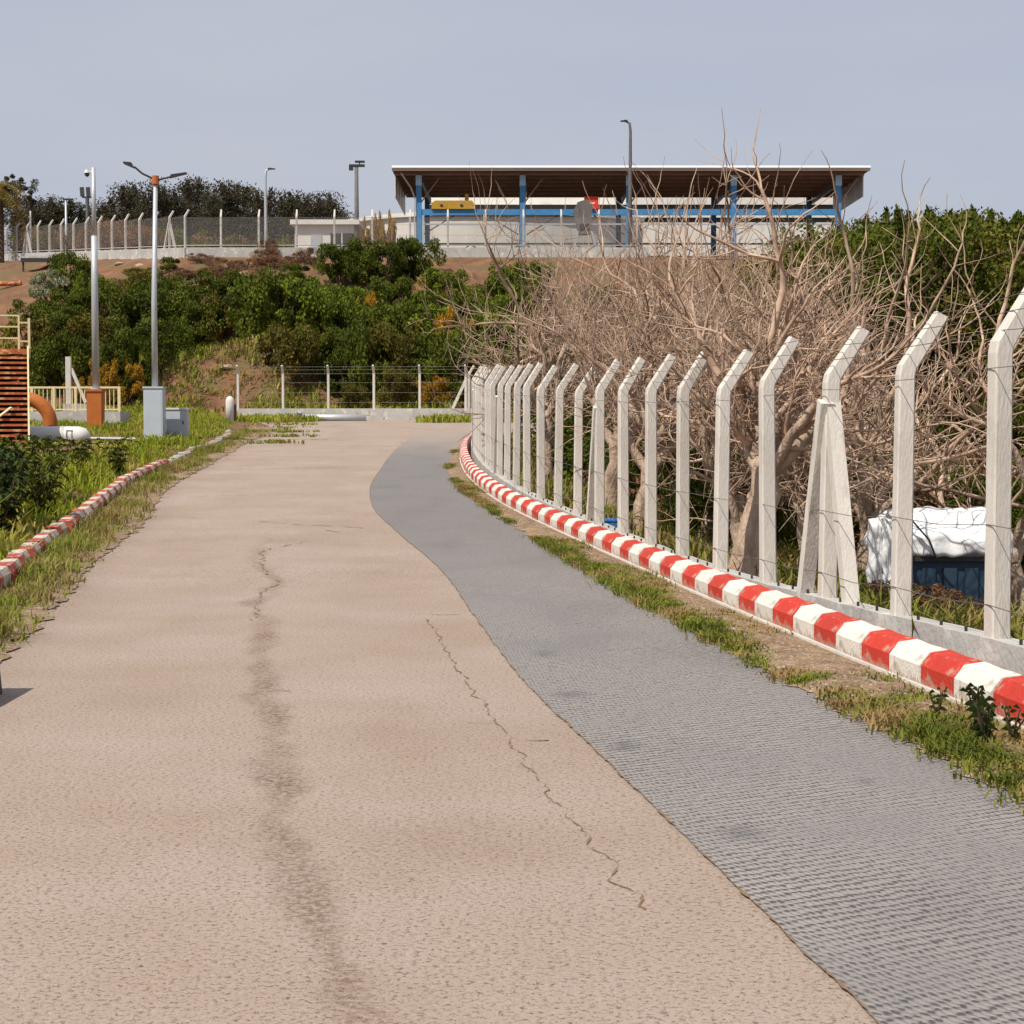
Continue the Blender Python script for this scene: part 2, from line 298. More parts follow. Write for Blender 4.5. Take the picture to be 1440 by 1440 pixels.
def wear_strip(x, y):
    w = 0
    for cx, cy, ax, ay in ((1.0,7.95,.12,.16),(.62,10.1,.09,.2),(.38,12.0,.12,.18),(.25,14.1,.12,.2),(1.75,9.1,.05,.1)):
        d = ((x-cx)/ax)**2+((y-cy)/ay)**2; w = max(w, .6*math.exp(-d*1.6))
    return min(1, w+.25*max(0, fb(x, y*.5, .9))+.2*sstep(19, 30, y)*(1-.6*sstep(46, 60, y)))
def milled_mat():
    m = bpy.data.materials.new('milled_asphalt'); m.use_nodes = True; t = m.node_tree; N = t.nodes; L = t.links
    b = N['Principled BSDF']; b.inputs['Roughness'].default_value = .62; b.inputs['Specular IOR Level'].default_value = .45
    tc = N.new('ShaderNodeTexCoord')
    mp = N.new('ShaderNodeMapping'); mp.inputs['Rotation'].default_value = (0,0,R(-30)); L.new(tc.outputs['Object'], mp.inputs[0])
    def wave(axis_, scale, dist):
        w = N.new('ShaderNodeTexWave'); w.bands_direction = axis_; w.inputs['Scale'].default_value = scale; w.inputs['Distortion'].default_value = dist; w.inputs['Detail'].default_value = 2; w.inputs['Detail Scale'].default_value = 2.5
        L.new(mp.outputs[0], w.inputs['Vector']); return w
    w1 = wave('Y', 5.0, 3.4); w2 = wave('X', 10., 3.0)
    n1 = N.new('ShaderNodeTexNoise'); n1.inputs['Scale'].default_value = 42; n1.inputs['Detail'].default_value = 3; n1.inputs['Roughness'].default_value = .75; L.new(tc.outputs['Object'], n1.inputs['Vector'])
    big = N.new('ShaderNodeTexNoise'); big.inputs['Scale'].default_value = .8; big.inputs['Detail'].default_value = 7; L.new(tc.outputs['Object'], big.inputs['Vector'])
    def ma(op, a, bb):
        q = N.new('ShaderNodeMath'); q.operation = op
        for i, z in enumerate((a, bb)):
            if isinstance(z, (int, float)): q.inputs[i].default_value = z
            else: L.new(z, q.inputs[i])
        return q.outputs[0]
    vis = N.new('ShaderNodeMapRange'); vis.inputs['From Min'].default_value = .34; vis.inputs['From Max'].default_value = .6; vis.inputs['To Min'].default_value = .12; vis.inputs['To Max'].default_value = .75; L.new(big.outputs['Fac'], vis.inputs[0])
    rows_ = ma('ADD', ma('MULTIPLY', ma('SUBTRACT', w1.outputs['Fac'], .5), vis.outputs[0]), .4)
    hgt = ma('ADD', rows_, ma('ADD', ma('MULTIPLY', w2.outputs['Fac'], .34), ma('MULTIPLY', n1.outputs['Fac'], 1.0)))
    r = N.new('ShaderNodeValToRGB'); e = r.color_ramp.elements; e[0].position = .35; e[0].color = (.225,.205,.192,1); e[1].position = .7; e[1].color = (.30,.268,.245,1); L.new(big.outputs['Fac'], r.inputs[0])
    r2 = N.new('ShaderNodeMapRange'); r2.inputs['From Min'].default_value = .70; r2.inputs['From Max'].default_value = 1.05; r2.inputs['To Min'].default_value = .28; r2.inputs['To Max'].default_value = 1.08; L.new(hgt, r2.inputs[0])
    hs = N.new('ShaderNodeHueSaturation'); L.new(r.outputs[0], hs.inputs['Color']); L.new(r2.outputs[0], hs.inputs['Value'])
    at = N.new('ShaderNodeAttribute'); at.attribute_name = 'wear'
    m2 = N.new('ShaderNodeMix'); m2.data_type = 'RGBA'; m2.inputs['B'].default_value = (.08,.08,.082,1); L.new(at.outputs['Fac'], m2.inputs['Factor']); L.new(hs.outputs[0], m2.inputs['A'])
    af = N.new('ShaderNodeAttribute'); af.attribute_name = 'fade'; m6 = N.new('ShaderNodeMix'); m6.data_type = 'RGBA'; m6.inputs['B'].default_value = (.345,.272,.215,1); L.new(af.outputs['Fac'], m6.inputs['Factor']); L.new(m2.outputs['Result'], m6.inputs['A'])
    L.new(m6.outputs['Result'], b.inputs['Base Color'])
    bp = N.new('ShaderNodeBump'); bp.inputs['Strength'].default_value = 1; bp.inputs['Distance'].default_value = .012; L.new(hgt, bp.inputs['Height']); L.new(bp.outputs[0], b.inputs['Normal'])
    return m
yss = axis([(-3,14,.1),(14,30,.2),(30,76,.5)])
def strip_right(y): return float(ra(y))+.12
ast = tag(strip('asphalt_strip', dl, strip_right, yss, 30, .006, milled_mat(), wear_strip, rag=.012), kind='structure')
fa = ast.data.attributes.new('fade', 'FLOAT', 'POINT'); fa.data.foreach_set('value', [sstep(50, 74, v.co.y+6*noise.noise(Vector((v.co.x*.9, v.co.y*.25, 3)))) for v in ast.data.vertices])
# lip shadow painted as a thin ribbon along the strip; cracks as ribbons of dirt
def ribbon(name, pts, w, parent, lift=.009, step=.05, jag=.03):
    b = MB(); P = [Vector((p[0], p[1], 0)) for p in pts]; q = []
    for a, c in zip(P, P[1:]):
        n = max(1, int((c-a).length/step)); q += [a+(c-a)*(i/n) for i in range(n)]
    q.append(P[-1]); sd = random.random()*100
    for i, p in enumerate(q):
        d = (q[min(i+1, len(q)-1)]-q[max(i-1, 0)]).normalized(); s = Vector((-d.y, d.x, 0))
        j = jag*noise.noise(Vector((i*.13, sd, 0)))+jag*.45*noise.noise(Vector((i*.47, sd, 3)))
        ww = w*max(.0, .3+1.2*noise.noise(Vector((i*.31, sd, 7))))*random.uniform(.4,1)+.0008
        if i in (0, len(q)-1): ww = .001
        for k in (-1, 1):
            v = p+s*(j+k*ww/2); b.v.append((v.x, v.y, zr(v.y)+lift))
    for i in range(len(q)-1): b.f.append((2*i, 2*i+1, 2*i+3, 2*i+2))
    return b.build(name, M['crack'], parent)
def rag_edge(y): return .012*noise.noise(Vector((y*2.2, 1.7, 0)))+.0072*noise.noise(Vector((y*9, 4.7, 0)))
ribbon('strip_lip_shade', [(float(dl(y))+rag_edge(y), y) for y in np.arange(4, 45, .05)], .022, ast, .0105, .018, .003)
ribbon('crack', [(-.77,16.7),(-.41,13.35),(-.08,10.85),(.09,9.5),(.26,8.3),(.38,7.5),(.5,6.7)], .026, road, .004, .035, .06)
ribbon('crack', [(-2.9,26.4),(-3.35,24.9),(-3.1,22.6),(-2.6,20.4),(-2.55,18.6),(-2.3,16.4)], .05, road, .004, .05, .1)
for (x0, y0, x1, y1, w) in ((-6.9,36.1,-4.0,37.4,.09),(-4.3,30.4,-2.3,28.9,.09),(-1.1,17.1,-.45,17.0,.04),(-7.6,46,-4,47.5,.13),(-8.6,52,-5.2,50.2,.12),(-8.8,60,-6,63,.2),(-3.9,64,-2.4,62,.25),(-3.6,58,-2.2,55.5,.2),(-5.2,70,-2.3,72,.25),(-1.95,13.5,-1.7,13.4,.02),(-3.0,28.6,-2.5,27.9,.05),(.06,10.3,.15,10.3,.03),(-.3,10.9,-.1,10.9,.02),(-7.5,66,-6.4,66.5,.3),(-1.75,12.2,-1.45,12.15,.025),(-6.2,31.5,-5.2,31.0,.05)):
    ribbon('crack', [(x0, y0), ((x0+x1)/2+.1, (y0+y1)/2+random.uniform(-.25,.25)*(abs(x1-x0)>1)), (x1, y1)], w, road, .004, .06, .1)

# verges of bare earth
def lift_v(s, x, y): return .012+.05*math.sin(math.pi*min(1, s*1.1))*(.6+.8*abs(fb(x, y, 2.)))
vr = tag(strip('right_verge', ra, lambda y: float(rk(y))+.05, axis([(-3,30,.05),(30,66,.3)]), 10, lift_v, M['dirt'], rag=.08), kind='structure')
def lkx(y): return float(lk(y)) if y > 8 else float(lk(8))+.9*(8-y)*.2
vl = tag(strip('left_verge', lambda y: float(lr(y))+.05, lambda y: lkx(y)-.05, axis([(-3,30,.12),(30,80,.3)]), 10, lift_v, M['dirt'], rag=.10), kind='structure')

# ------------------------------------------------------------------ kerbs
def kerb(name, f, y0, y1, mats, prof, side, jit, label):
    bed = MB(); yy = list(np.arange(y0, y1, 1.)) + [y1]
    for a, b_ in zip(yy, yy[1:]):
        A = (float(f(a)), a, zr(a)); B = (float(f(b_)), b_, zr(b_))
        bed.prism([(-.05*side,-.1),(.22*side,-.1),(.2*side,.03),(-.03*side,.03)], A, B, Vector((1,0,0)))
    root = tag(bed.build(name, M['concrete']), kind='structure')
    y = y0; k = 0
    me = []
    for m_ in mats:
        b = MB(); n = 6; r7 = random.Random(3)
        for i in range(n+1): b.v += [(a+.004*r7.uniform(-1,1), -.304+.608*i/n, c+.004*r7.uniform(-1,1)*(c > 0)) for a, c in prof]
        q = len(prof)
        for i in range(n):
            for j in range(q): b.f.append((i*q+j, i*q+(j+1) % q, (i+1)*q+(j+1) % q, (i+1)*q+j))
        b.f += [tuple(reversed(range(q))), tuple(range(n*q, n*q+q))]
        me.append(b.mesh('kerb_stone', m_))
    while y < y1:
        x = float(f(y)); d = Vector((float(f(y+.4))-float(f(y-.4)), .8, 0)).normalized(); y2 = y+.62*d.y; ym = y+.31*d.y; xm = float(f(ym))
        o = link('kerb_stone', me[k % 2], root, (xm+random.uniform(-jit,jit), ym, zr(ym)+.004+random.uniform(-jit,jit)*.5))
        o.rotation_euler = (math.atan(.027) if ym > 30 else 0, random.uniform(-jit,jit)*1.2, math.atan2(-d.x, d.y)+random.uniform(-jit,jit))
        y = y2; k += 1
    return root
profR = [(0,-.1),(0,.15),(.07,.24),(.20,.25),(.20,-.1)]
profL = [(0,-.1),(-.2,-.1),(-.2,.21),(-.05,.205),(0,.14)]
kr = kerb('right_kerb', rk, 5.55, 66, (M['red'], M['white']), profR, 1, .007, '')
kl = kerb('left_kerb', lk, 15.0, 47, (M['oldred'], M['oldwhite']), profL, -1, .028, '')
kw = kerb('bare_kerb', lk, 47.3, 76, (M['plinth'], M['rock']), [(a, c*.55) for a, c in profL], -1, .07, '')

# ------------------------------------------------------------------ concrete post fences
def post_mesh(elbow, arm_h, arm_o, w=.13):
    b = MB(); h = w/2; o = arm_o; t = elbow; c = .012
    def ring(dx, z, s): return [(dx-s+c,-s,z),(dx+s-c,-s,z),(dx+s,-s+c,z),(dx+s,s-c,z),(dx+s-c,s,z),(dx-s+c,s,z),(dx-s,s-c,z),(dx-s,-s+c,z)]
    rings = [ring(0,-.15,h*1.06), ring(0,0,h*1.04), ring(0,t*.5,h), ring(.0,t-.02,h*.97)]
    top = ring(o, t+arm_h, h*.72)
    top = [(x, y, z-(x-o)*.55) for x, y, z in top]
    el = [(x, y, z+(.0)) for x, y, z in ring(.012, t+.04, h*.95)]
    rings += [[(x, y, z-(x-.012)*.3) for x, y, z in el], top]
    for r_ in rings: b.v += r_
    for i in range(len(rings)-1):
        for k in range(8): b.f.append((i*8+k, i*8+(k+1) % 8, (i+1)*8+(k+1) % 8, (i+1)*8+k))
    b.f += [tuple(reversed(range(8))), tuple(range(40, 48))]
    return b.mesh('fence_post', M['post'])
PM = post_mesh(1.93, .46, .27)
def brace_mesh(h, run): 
    b = MB(); b.bar((0,-.02,h), (0,run,-.05), .12, .12); return b.mesh('fence_brace', M['post'])
BM = brace_mesh(1.68, .56)
def along(P, step):      # points every step along a polyline, with its heading
    out = []; acc = 0; nxt = 0
    for a, b in zip(P, P[1:]):
        a, b = Vector(a), Vector(b); l = (b-a).length
        while nxt <= acc+l+1e-6:
            out.append((a+(b-a)*((nxt-acc)/l), (b-a).normalized())); nxt += step
        acc += l
    return out
# right fence
rf = tag(empty('concrete_post_fence', (fx(8), 8, 0)), 'row of pale concrete posts with bent arms on a low wall along the striped kerb', 'fence')
ox, oy = float(fx(8)), 8.
def rel(p): return (p[0]-ox, p[1]-oy, p[2])
b = MB(); Ys = list(np.arange(6.5, 67, .35))
for i, y in enumerate(Ys):
    for dx, top in ((-.1,0),(-.085,1),(.1,1),(.1,0)):
        zt = zr(y)+(float(ph(y))+.012*noise.noise(Vector((y*2, dx*9, 0))) if top else -.5)
        b.v.append(rel((float(fx(y))+dx+.01*noise.noise(Vector((y*1.7, dx, 5))), y, zt)))
for i in range(len(Ys)-1):
    for k in range(4): b.f.append((i*4+k, i*4+(k+1) % 4, (i+1)*4+(k+1) % 4, (i+1)*4+k))
b.f += [(0,1,2,3), tuple(range(len(b.v)-1, len(b.v)-5, -1))]
b.build('plinth_wall', M['plinth'], rf)
PY = [8.57+1.815*k for k in range(33)]
posts = []
for k, y in enumerate(PY):
    if y > 66.8: break
    x = float(fx(y)); z = zr(y)+float(ph(y)); d = Vector((float(fx(y+.5))-float(fx(y-.5)), 1, 0)).normalized(); rz = math.atan2(-d.x, d.y)
    o = link('fence_post', PM, rf, rel((x, y, z)), (random.uniform(-.014,.014), random.uniform(-.016,.016), rz+random.uniform(-.09,.09)), (random.uniform(.97,1.03),)*2+(random.uniform(.955,.985),))
    posts.append((Vector((x, y, z)), d))
    if k in (4, 10, 17, 24):
        for s in ((0, math.pi) if k == 4 else (0,)):
            link('fence_brace', BM, rf, rel((x+(.03 if s else -.03), y, z)), (0, 0, rz+s))
    for j in (.25,.5,.75) if k < 14 else ():
        yy = y+1.815*j; q = MB()
        link('anchor_pin', bpy.data.meshes.get('anchor_pin') or MB().tube([(0,0,-.02),(0,0,.035)], .011, 6).mesh('anchor_pin', M['dark']), rf, rel((float(fx(yy))-.03, yy, zr(yy)+float(ph(yy)))))
for hz, o_ in ((.22,-.07),(.75,-.07),(1.78,-.07),(2.03,.0),(2.16,.075),(2.28,.145)):
    pts = []
    for i, (p, d) in enumerate(posts):
        n = Vector((d.y, -d.x, 0)); pts.append(Vector(rel(p+n*o_+Vector((0,0,hz)))))
        if i < len(posts)-1:
            p2 = posts[i+1][0]; pts.append(Vector(rel((p+p2)/2+n*o_+Vector((0,0,hz-.015+random.uniform(-.02,.02))))))
    MB().tube(pts, .0035, 4).build('wire', M['wire'], rf)

# far fence across the end of the road
def wall_fence(name, path, step, label, pscale, arm_dir, wall_h, wall_t, gaps=(), braces=(), rails=(), wires=(), mesh=False, drop=.6, only=None):
    root = tag(empty(name, path[0]), label, 'fence'); O = Vector(path[0])
    for i, (a, c) in enumerate(zip(path, path[1:])):
        a, c = Vector(a)-O, Vector(c)-O; d = (c-a); d.z = 0; d.normalize(); n = Vector((d.y,-d.x,0))
        MB().prism([(-wall_t/2,-drop),(wall_t/2,-drop),(wall_t/2,wall_h),(-wall_t/2,wall_h+.004*i)], a, c, n).build('plinth_wall', M['plinth'], root)
    al = along(path, step)
    tops = []
    for k, (p, d) in enumerate(al):
        n = Vector((d.y,-d.x,0))*arm_dir; rz = math.atan2(n.y, n.x); q = p-O+Vector((0,0,wall_h))
        tops.append((q, d, n))
        link('fence_post', PM, root, q, (0, random.uniform(-.01,.01), rz+random.uniform(-.05,.05)), (pscale,)*3)
        if k in braces:
            for s in braces[k]: link('fence_brace', BM, root, q+n*.03*s, (0, 0, math.atan2(-d.x, d.y)+(0 if s > 0 else math.pi)), (pscale, pscale*1.35, pscale*.97))
    for hz, r_, m_, nm in [(h_, .035, M['galv'], 'rail') for h_ in rails]+[(h_, .006, M['wire'], 'wire') for h_ in wires]:
        MB().tube([q+Vector((0,0,hz))-n*.08 for q, d, n in tops], r_, 5).build(nm, m_, root)
    return root, tops
z93 = zr(93)
wall_fence('cross_fence', [(-13.9,94.0,z93),(-.6,92.6,z93)], 2.33, 'short row of white posts on a low wall across the far end of the road', .905, 1, .55, .25, braces={5:(-1,)}, wires=(.3,.8,1.3,1.75,1.95,2.1))
# corner post of the other fence run, arm leaning the other way
cp = tag(link('corner_post', PM, None, (-2.12, 91.4, zr(91)+.5), (0,0,R(15)), (.92,)*3), 'lone bent corner post beside the braced end of the far cross fence', 'fence post')
# upper fence along the hilltop
yT = 124.
up = [(-43,top_y(-43)+.3,plateau(-43)-.05),(-39.5,top_y(-39.5),plateau(-39.5)-.05),(-21.7,124,12.67),(0,124,12.67),(9,124,12.67)]
uf, tops = wall_fence('hilltop_fence', up, 2.52, 'long pale post fence with tubular rails along the top of the earth bank', 1.06, -1, .58, .3, braces={3:(1,-1), 14:(1,-1)}, rails=(.14,), wires=(.8,1.5,2.0), drop=1.2)
far = [(-62,178,15.0),(-46.5,166,14.8)]
wall_fence('far_side_fence', far, 2.6, 'small distant run of bent posts past the braced corner of the hilltop fence', 1.0, 1, .5, .3)

# chain link sheet on the hilltop fence (woven wire seen as a thin veil)
def link_mat():
    m = bpy.data.materials.new('chain_link'); m.use_nodes = True; t = m.node_tree; N = t.nodes; L = t.links; b = N['Principled BSDF']
    b.inputs['Base Color'].default_value = (.25,.23,.21,1); b.inputs['Roughness'].default_value = .6
    tc = N.new('ShaderNodeTexCoord'); mp = N.new('ShaderNodeMapping'); mp.inputs['Rotation'].default_value = (0,R(45),0); L.new(tc.outputs['Object'], mp.inputs[0]); sx = N.new('ShaderNodeSeparateXYZ'); L.new(mp.outputs[0], sx.inputs[0])
    outs = []
    for ax in ('X','Z'):
        a = N.new('ShaderNodeMath'); a.operation = 'PINGPONG'; a.inputs[1].default_value = .03; L.new(sx.outputs[ax], a.inputs[0])
        c = N.new('ShaderNodeMath'); c.operation = 'LESS_THAN'; c.inputs[1].default_value = .0035; L.new(a.outputs[0], c.inputs[0]); outs.append(c.outputs[0])
    mm = N.new('ShaderNodeMath'); mm.operation = 'MAXIMUM'; L.new(outs[0], mm.inputs[0]); L.new(outs[1], mm.inputs[1]); L.new(mm.outputs[0], b.inputs['Alpha'])
    return m
CL = link_mat()
for (q, d, n), (q2, d2, n2) in zip(tops, tops[1:]):
    l = (q2-q).length; o = MB(); o.add([(0,0,.15),(l,0,.15),(l,0,2.0),(0,0,2.0)], [(0,1,2,3)])
    o.build('mesh_panel', CL, uf, loc=q-n*.1).rotation_euler = (0, 0, math.atan2((q2-q).y, (q2-q).x))

# ------------------------------------------------------------------ foliage builders
def leaf_mesh(name, centers, radii, per, size, material, flat=.0, aspect=.55, shell=.55, up=0.):
    rng = np.random.default_rng(abs(hash(name)) % 9999 if False else len(name)*131+int(per))
    V = []; 
    C = np.repeat(np.array(centers, float), per, axis=0); Rr = np.repeat(np.array(radii, float), per, axis=0)
    n = len(C); d = rng.normal(size=(n,3)); d /= np.linalg.norm(d, axis=1)[:,None]
    rr = (shell+(1-shell)*rng.random(n))[:,None]
    P = C+d*rr*Rr
    a = rng.normal(size=(n,3)); a[:,2] = a[:,2]*(1-flat)+up; a /= np.linalg.norm(a, axis=1)[:,None]
    b_ = np.cross(a, d+rng.normal(size=(n,3))*.6); b_ /= np.linalg.norm(b_, axis=1)[:,None]+1e-9
    s = (size*(.6+.8*rng.random(n)))[:,None]
    q = np.stack([P-a*s*.5, P+b_*s*aspect*.5, P+a*s*.5, P-b_*s*aspect*.5], axis=1).reshape(-1,3)
    m = bpy.data.meshes.new(name); m.vertices.add(len(q)); m.vertices.foreach_set('co', q.ravel())
    m.loops.add(len(q)); m.loops.foreach_set('vertex_index', np.arange(len(q))); m.polygons.add(n)
    m.polygons.foreach_set('loop_start', np.arange(0, len(q), 4)); m.polygons.foreach_set('loop_total', np.full(n, 4))
    m.materials.append(material); m.update(calc_edges=True); return m
def shrub_meshes(tagname, seed, n_cl, per, size, material, squash=.8, width=1.):
    r = random.Random(seed); cs = []; rs = []
    for i in range(n_cl):
        a = r.random()*6.283; rad = math.sqrt(r.random())*.75*width; h = .25+.6*r.random()*(1-.45*(rad/width)**2)
        s = r.uniform(.10,.23); cs.append((rad*math.cos(a), rad*math.sin(a), h)); rs.append((s*1.15, s*1.15, s*squash))
    st = MB()
    for c in cs[::2]:
        st.tube([(c[0]*.15, c[1]*.15, -.05), (c[0]*.5, c[1]*.5, c[2]*.45), c], [.03,.02,.006], 4)
    return leaf_mesh('foliage', cs, rs, per, size, material), st.mesh('stem', M['stem'])
SH = {}
for i, (k, m_) in enumerate((('dark',LM['dark']),('dark2',LM['dark']),('mid',LM['mid']),('mid2',LM['mid']),('olive',LM['olive']),('gold',LM['gold']),('scrub',LM['scrub']),('silver',LM['silver']))):
    SH[k] = shrub_meshes(k, 20+i, 30, 260 if k != 'scrub' else 150, .058 if k != 'scrub' else .05, m_)
    if k in ('dark','dark2','olive','mid','mid2'): SH['fine_'+k] = shrub_meshes(k+'f', 60+i, 46, 420, .03, m_)
LOOK = dict(dark='dense dark green shrub', mid='fresh green leafy shrub', olive='dull olive shrub', gold='golden yellow shrub', scrub='dry brown scrub bush', silver='pale whitish flowering bush')
def shrub(kind, x, y, h, w, z=None, label=None, group=None, cat='shrub', sink=.1):
    base = kind.rstrip('2'); fol, st = SH.get('fine_'+kind, SH[kind]) if y < 80 else SH[kind]
    lab = label
    if not lab:
        where = ('at the foot of the bank' if y < 103 else 'halfway up the bank' if y < 112 else 'near the top of the bank')+(' behind the cabinets and masts' if x/y < -.165 else ' behind the leafless trees' if x/y > -.01 else ' below the pine row' if x/y < -.1 else ' below the shed')
        lab = LOOK[base]+' '+where; group = 'shrubs on the bank: '+lab
    r = tag(empty('shrub', (x, y, (zg(x, y) if z is None else z)-sink*h), random.random()*6.28), lab, cat, group)
    link('foliage', fol, r, scale=(w/1.7, w/1.7, h)); link('stem', st, r, scale=(w/1.7, w/1.7, h)); return r
def at(px, y): return (px-720)/2600*y
# slope of shrubs: (image column, distance, height, width, kind)
rs = random.Random(3)
rows = []
def row(a, b, st, y, dy, h0, h1, w0, w1, kinds):
    px = a
    while px < b:
        rows.append((px+rs.uniform(-10,10), y+rs.uniform(-dy,dy), rs.uniform(h0,h1), rs.uniform(w0,w1), rs.choice(kinds))); px += st*rs.uniform(.75,1.35)
row(430, 720, 40, 99.5, 1.2, 3.4, 5.0, 3.6, 5.2, ['dark','dark2','mid','dark','olive'])
row(370, 720, 44, 105, 1.5, 3.8, 5.2, 4, 5.8, ['dark','mid2','mid','dark2'])
row(250, 720, 50, 110, 1.5, 2.8, 4.2, 3.6, 5, ['dark','mid2','mid','dark2','olive'])
row(60, 255, 38, 100, 1.2, 2.8, 4.2, 3, 4.6, ['dark','dark2','olive','dark'])
row(50, 330, 42, 106, 1.5, 3, 4.4, 3.4, 5, ['dark','mid2','olive','dark2'])
row(50, 190, 42, 113, 1.5, 2.2, 3.4, 2.8, 4.2, ['dark','mid','dark2'])
row(475, 595, 30, 118, 1., 3.2, 3.9, 2.8, 3.6, ['dark','dark2','olive'])
row(420, 720, 60, 114, 1.4, 1.4, 2.6, 2.4, 3.6, ['mid','dark2','scrub','mid2'])
row(200, 470, 15, 119.5, 3, .6, 1.4, 1.4, 2.8, ['scrub','scrub','scrub','olive','dark'])
rows += [(92,110.5,2.9,3.0,'dark'),(100,122,3.3,3.4,'dark2'),(72,121,2.6,3.2,'silver'),(120,124,1.8,2.4,'silver'),(150,97.9,2.6,2.4,'gold'),(172,97.7,3.0,2.4,'gold'),(160,98.4,3.4,2.6,'gold'),(184,98.2,2.0,1.8,'gold'),(110,98,1.8,1.8,'gold'),(610,97.6,2.2,2.0,'gold'),(500,97.5,1.8,1.8,'olive'),(640,103,4.6,2.4,'gold'),(520,108,3.8,2.,'gold'),(395,107.5,3.2,1.8,'gold'),
         (535,103,2.2,2.4,'gold'),(470,102,2.,2.,'gold'),(560,98,2.6,2.2,'olive'),(380,123.2,1.7,1.6,'scrub'),(376,121,1.6,2.,'scrub'),(205,116,2.2,3,'olive'),(160,119,1.8,2.6,'scrub')]
for px, y, h, w, k in rows: shrub(k, at(px, y), y, h, w)

# ------------------------------------------------------------------ bare trees
def bare_tree(seed, lean=(0,0), trunk_r=.12, fork=1.2, limbs=6, len0=1.2, flat=.35, twig=.0065, top=4, kids=(4,4,4,2), bias=.3):
    # bias: the trees lean and grow away from the fence (+X)
    r = random.Random(seed); T = MB(); C_ = MB(); N3 = lambda s: Vector((r.gauss(0,s), r.gauss(0,s), r.gauss(0,s)*.8))
    def branch(p, d, length, rad, lev, upw):
        n = (9, 7, 6, 5, 4)[lev]; pts = [p]; rr = [rad]; end = max(twig*.3, rad*(.62 if lev < top else .3)); bend = N3(.07)
        for i in range(1, n+1):
            d = (d+N3(.13)+bend+Vector((bias*.06,0,upw*.6))).normalized(); p = p+d*length/n; pts.append(p); rr.append(rad+(end-rad)*i/n)
            if i % 3 == 0: bend = N3(.10)
        (T if lev < 1 else C_).tube(pts, rr, (7,5,4,3,3)[lev], cap=False)
        if lev >= top: return
        for k in range(kids[lev]):
            t = 1. if k == 0 else r.uniform(.2, 1.); i = min(n-1, int(t*n)); q = pts[i]+(pts[i+1]-pts[i])*(t*n-i) if t < 1 else pts[-1]
            ax = d.orthogonal().normalized(); ax.rotate(Matrix.Rotation(r.random()*6.283, 3, d)); ang = r.uniform(.1,.35) if k == 0 else r.uniform(.5,1.2)
            nd = (d*math.cos(ang)+ax*math.sin(ang)).normalized()
            branch(q, nd, length*(r.uniform(.65,.85) if k == 0 else r.uniform(.45,.8)), max(twig*(1.25,1.15,1.,.8,.7)[lev+1], rr[-1]*(.95 if k == 0 else r.uniform(.5,.8))), lev+1, r.uniform(-.02,.16))
    pts = [Vector((0,0,-.4))]; rr = [trunk_r*1.35]
    for i in range(1, 9):
        t = i/8; pts.append(Vector((lean[0]*t**1.3+r.gauss(0,.025), lean[1]*t+r.gauss(0,.025), -.4+(fork+.4)*t))); rr.append(trunk_r*(1.2-.3*t+r.uniform(-.1,.14)))
    T.tube(pts, rr, 10)
    d0 = (pts[-1]-pts[-3]).normalized()
    for k in range(limbs):
        a = 6.283*k/limbs+r.uniform(-.5,.5); s = r.uniform(.35,1.3)
        d = (d0*.5+Vector((math.cos(a)*s+bias, math.sin(a)*s, r.uniform(flat,.95)))).normalized(); h = r.uniform(.55,1.)
        branch(pts[-1]+(pts[3]-pts[-1])*(1-h), d, len0*r.uniform(.75,1.2), trunk_r*r.uniform(.45,.68), 0, .08)
    return T.mesh('trunk', M['bark'], True), C_.mesh('crown', M['twig'], True)
BT = [bare_tree(11, (.36,.1), .15, 1.5, 6, 1.15, .5, .0085), bare_tree(12, (.25,-.1), .115, 1.25, 7, 1.2, .4, .0085), bare_tree(15, (.1,.2), .10, 1.1, 6, 1.25, .4, .009), bare_tree(23, (-.05,.1), .10, 1.0, 7, 1.2, .3, .009),
      bare_tree(31, (.2,.1), .10, 1.0, 5, 1.5, .35, .010, 3, (4,4,4), .15)]
def btree(v, x, y, rz, s, label, z=None, sz=None):
    r = tag(empty('bare_tree', (x, y, zg(x, y) if z is None else z), rz), label, 'tree', 'leafless trees behind the right fence')
    for nm, d in zip(('trunk','crown'), BT[v]): link(nm, d, r, scale=(s, s, sz or s))
btree(0, 2.45, 20.0, .1, 1.05, 'leafless tree with thick pale trunk leaning right behind the striped kerb', sz=.98)
btree(3, 3.0, 24.0, -.1, 1.05, 'leafless tree with many pale boughs close behind the leaning trunk', sz=1.15)
btree(1, 3.0, 28.6, .9, 1.2, 'leafless tree between the leaning trunk and the dark trunk', sz=1.42)
btree(1, 1.85, 27.2, -.2, 1.05, 'leafless tree with dark brown trunk standing by the blue plastic scrap', sz=1.28)
btree(1, 4.1, 25.6, 1.9, 1.1, 'leafless tree crowding behind the braced fence post', sz=1.2)
btree(4, 4.55, 24.0, .6, 1.2, 'tall leafless tree with broad pale crown under the right end of the shed roof', sz=1.15)
btree(4, 5.6, 28.0, 4.0, 1.4, 'open leafless tree just behind the white tarpaulin shelter', sz=1.25)
btree(4, 6.9, 24.5, 2.7, 1.32, 'leafless tree with long outstretched boughs right of the tarpaulin shelter', sz=1.15)
btree(3, 3.4, 32.0, .4, 1.5, 'leafless tree with pinkish twigs below the street lamp by the shed', sz=1.7)
btree(1, 1.9, 36.5, -.5, 1.45, 'leafless twiggy tree behind the fence where posts start to overlap', sz=1.6)
btree(2, .8, 44.0, .3, 1.35, 'leafless tree at the far end of the row beside the green bank', sz=1.75)
btree(2, 4.6, 39.0, -.4, 1.75, 'leafless tree deep in the thicket between the fence and the bank', sz=1.85)
btree(3, 1.3, 53.0, .2, 1.6, 'leafless tree at the foot of the bank behind the others', sz=1.5)

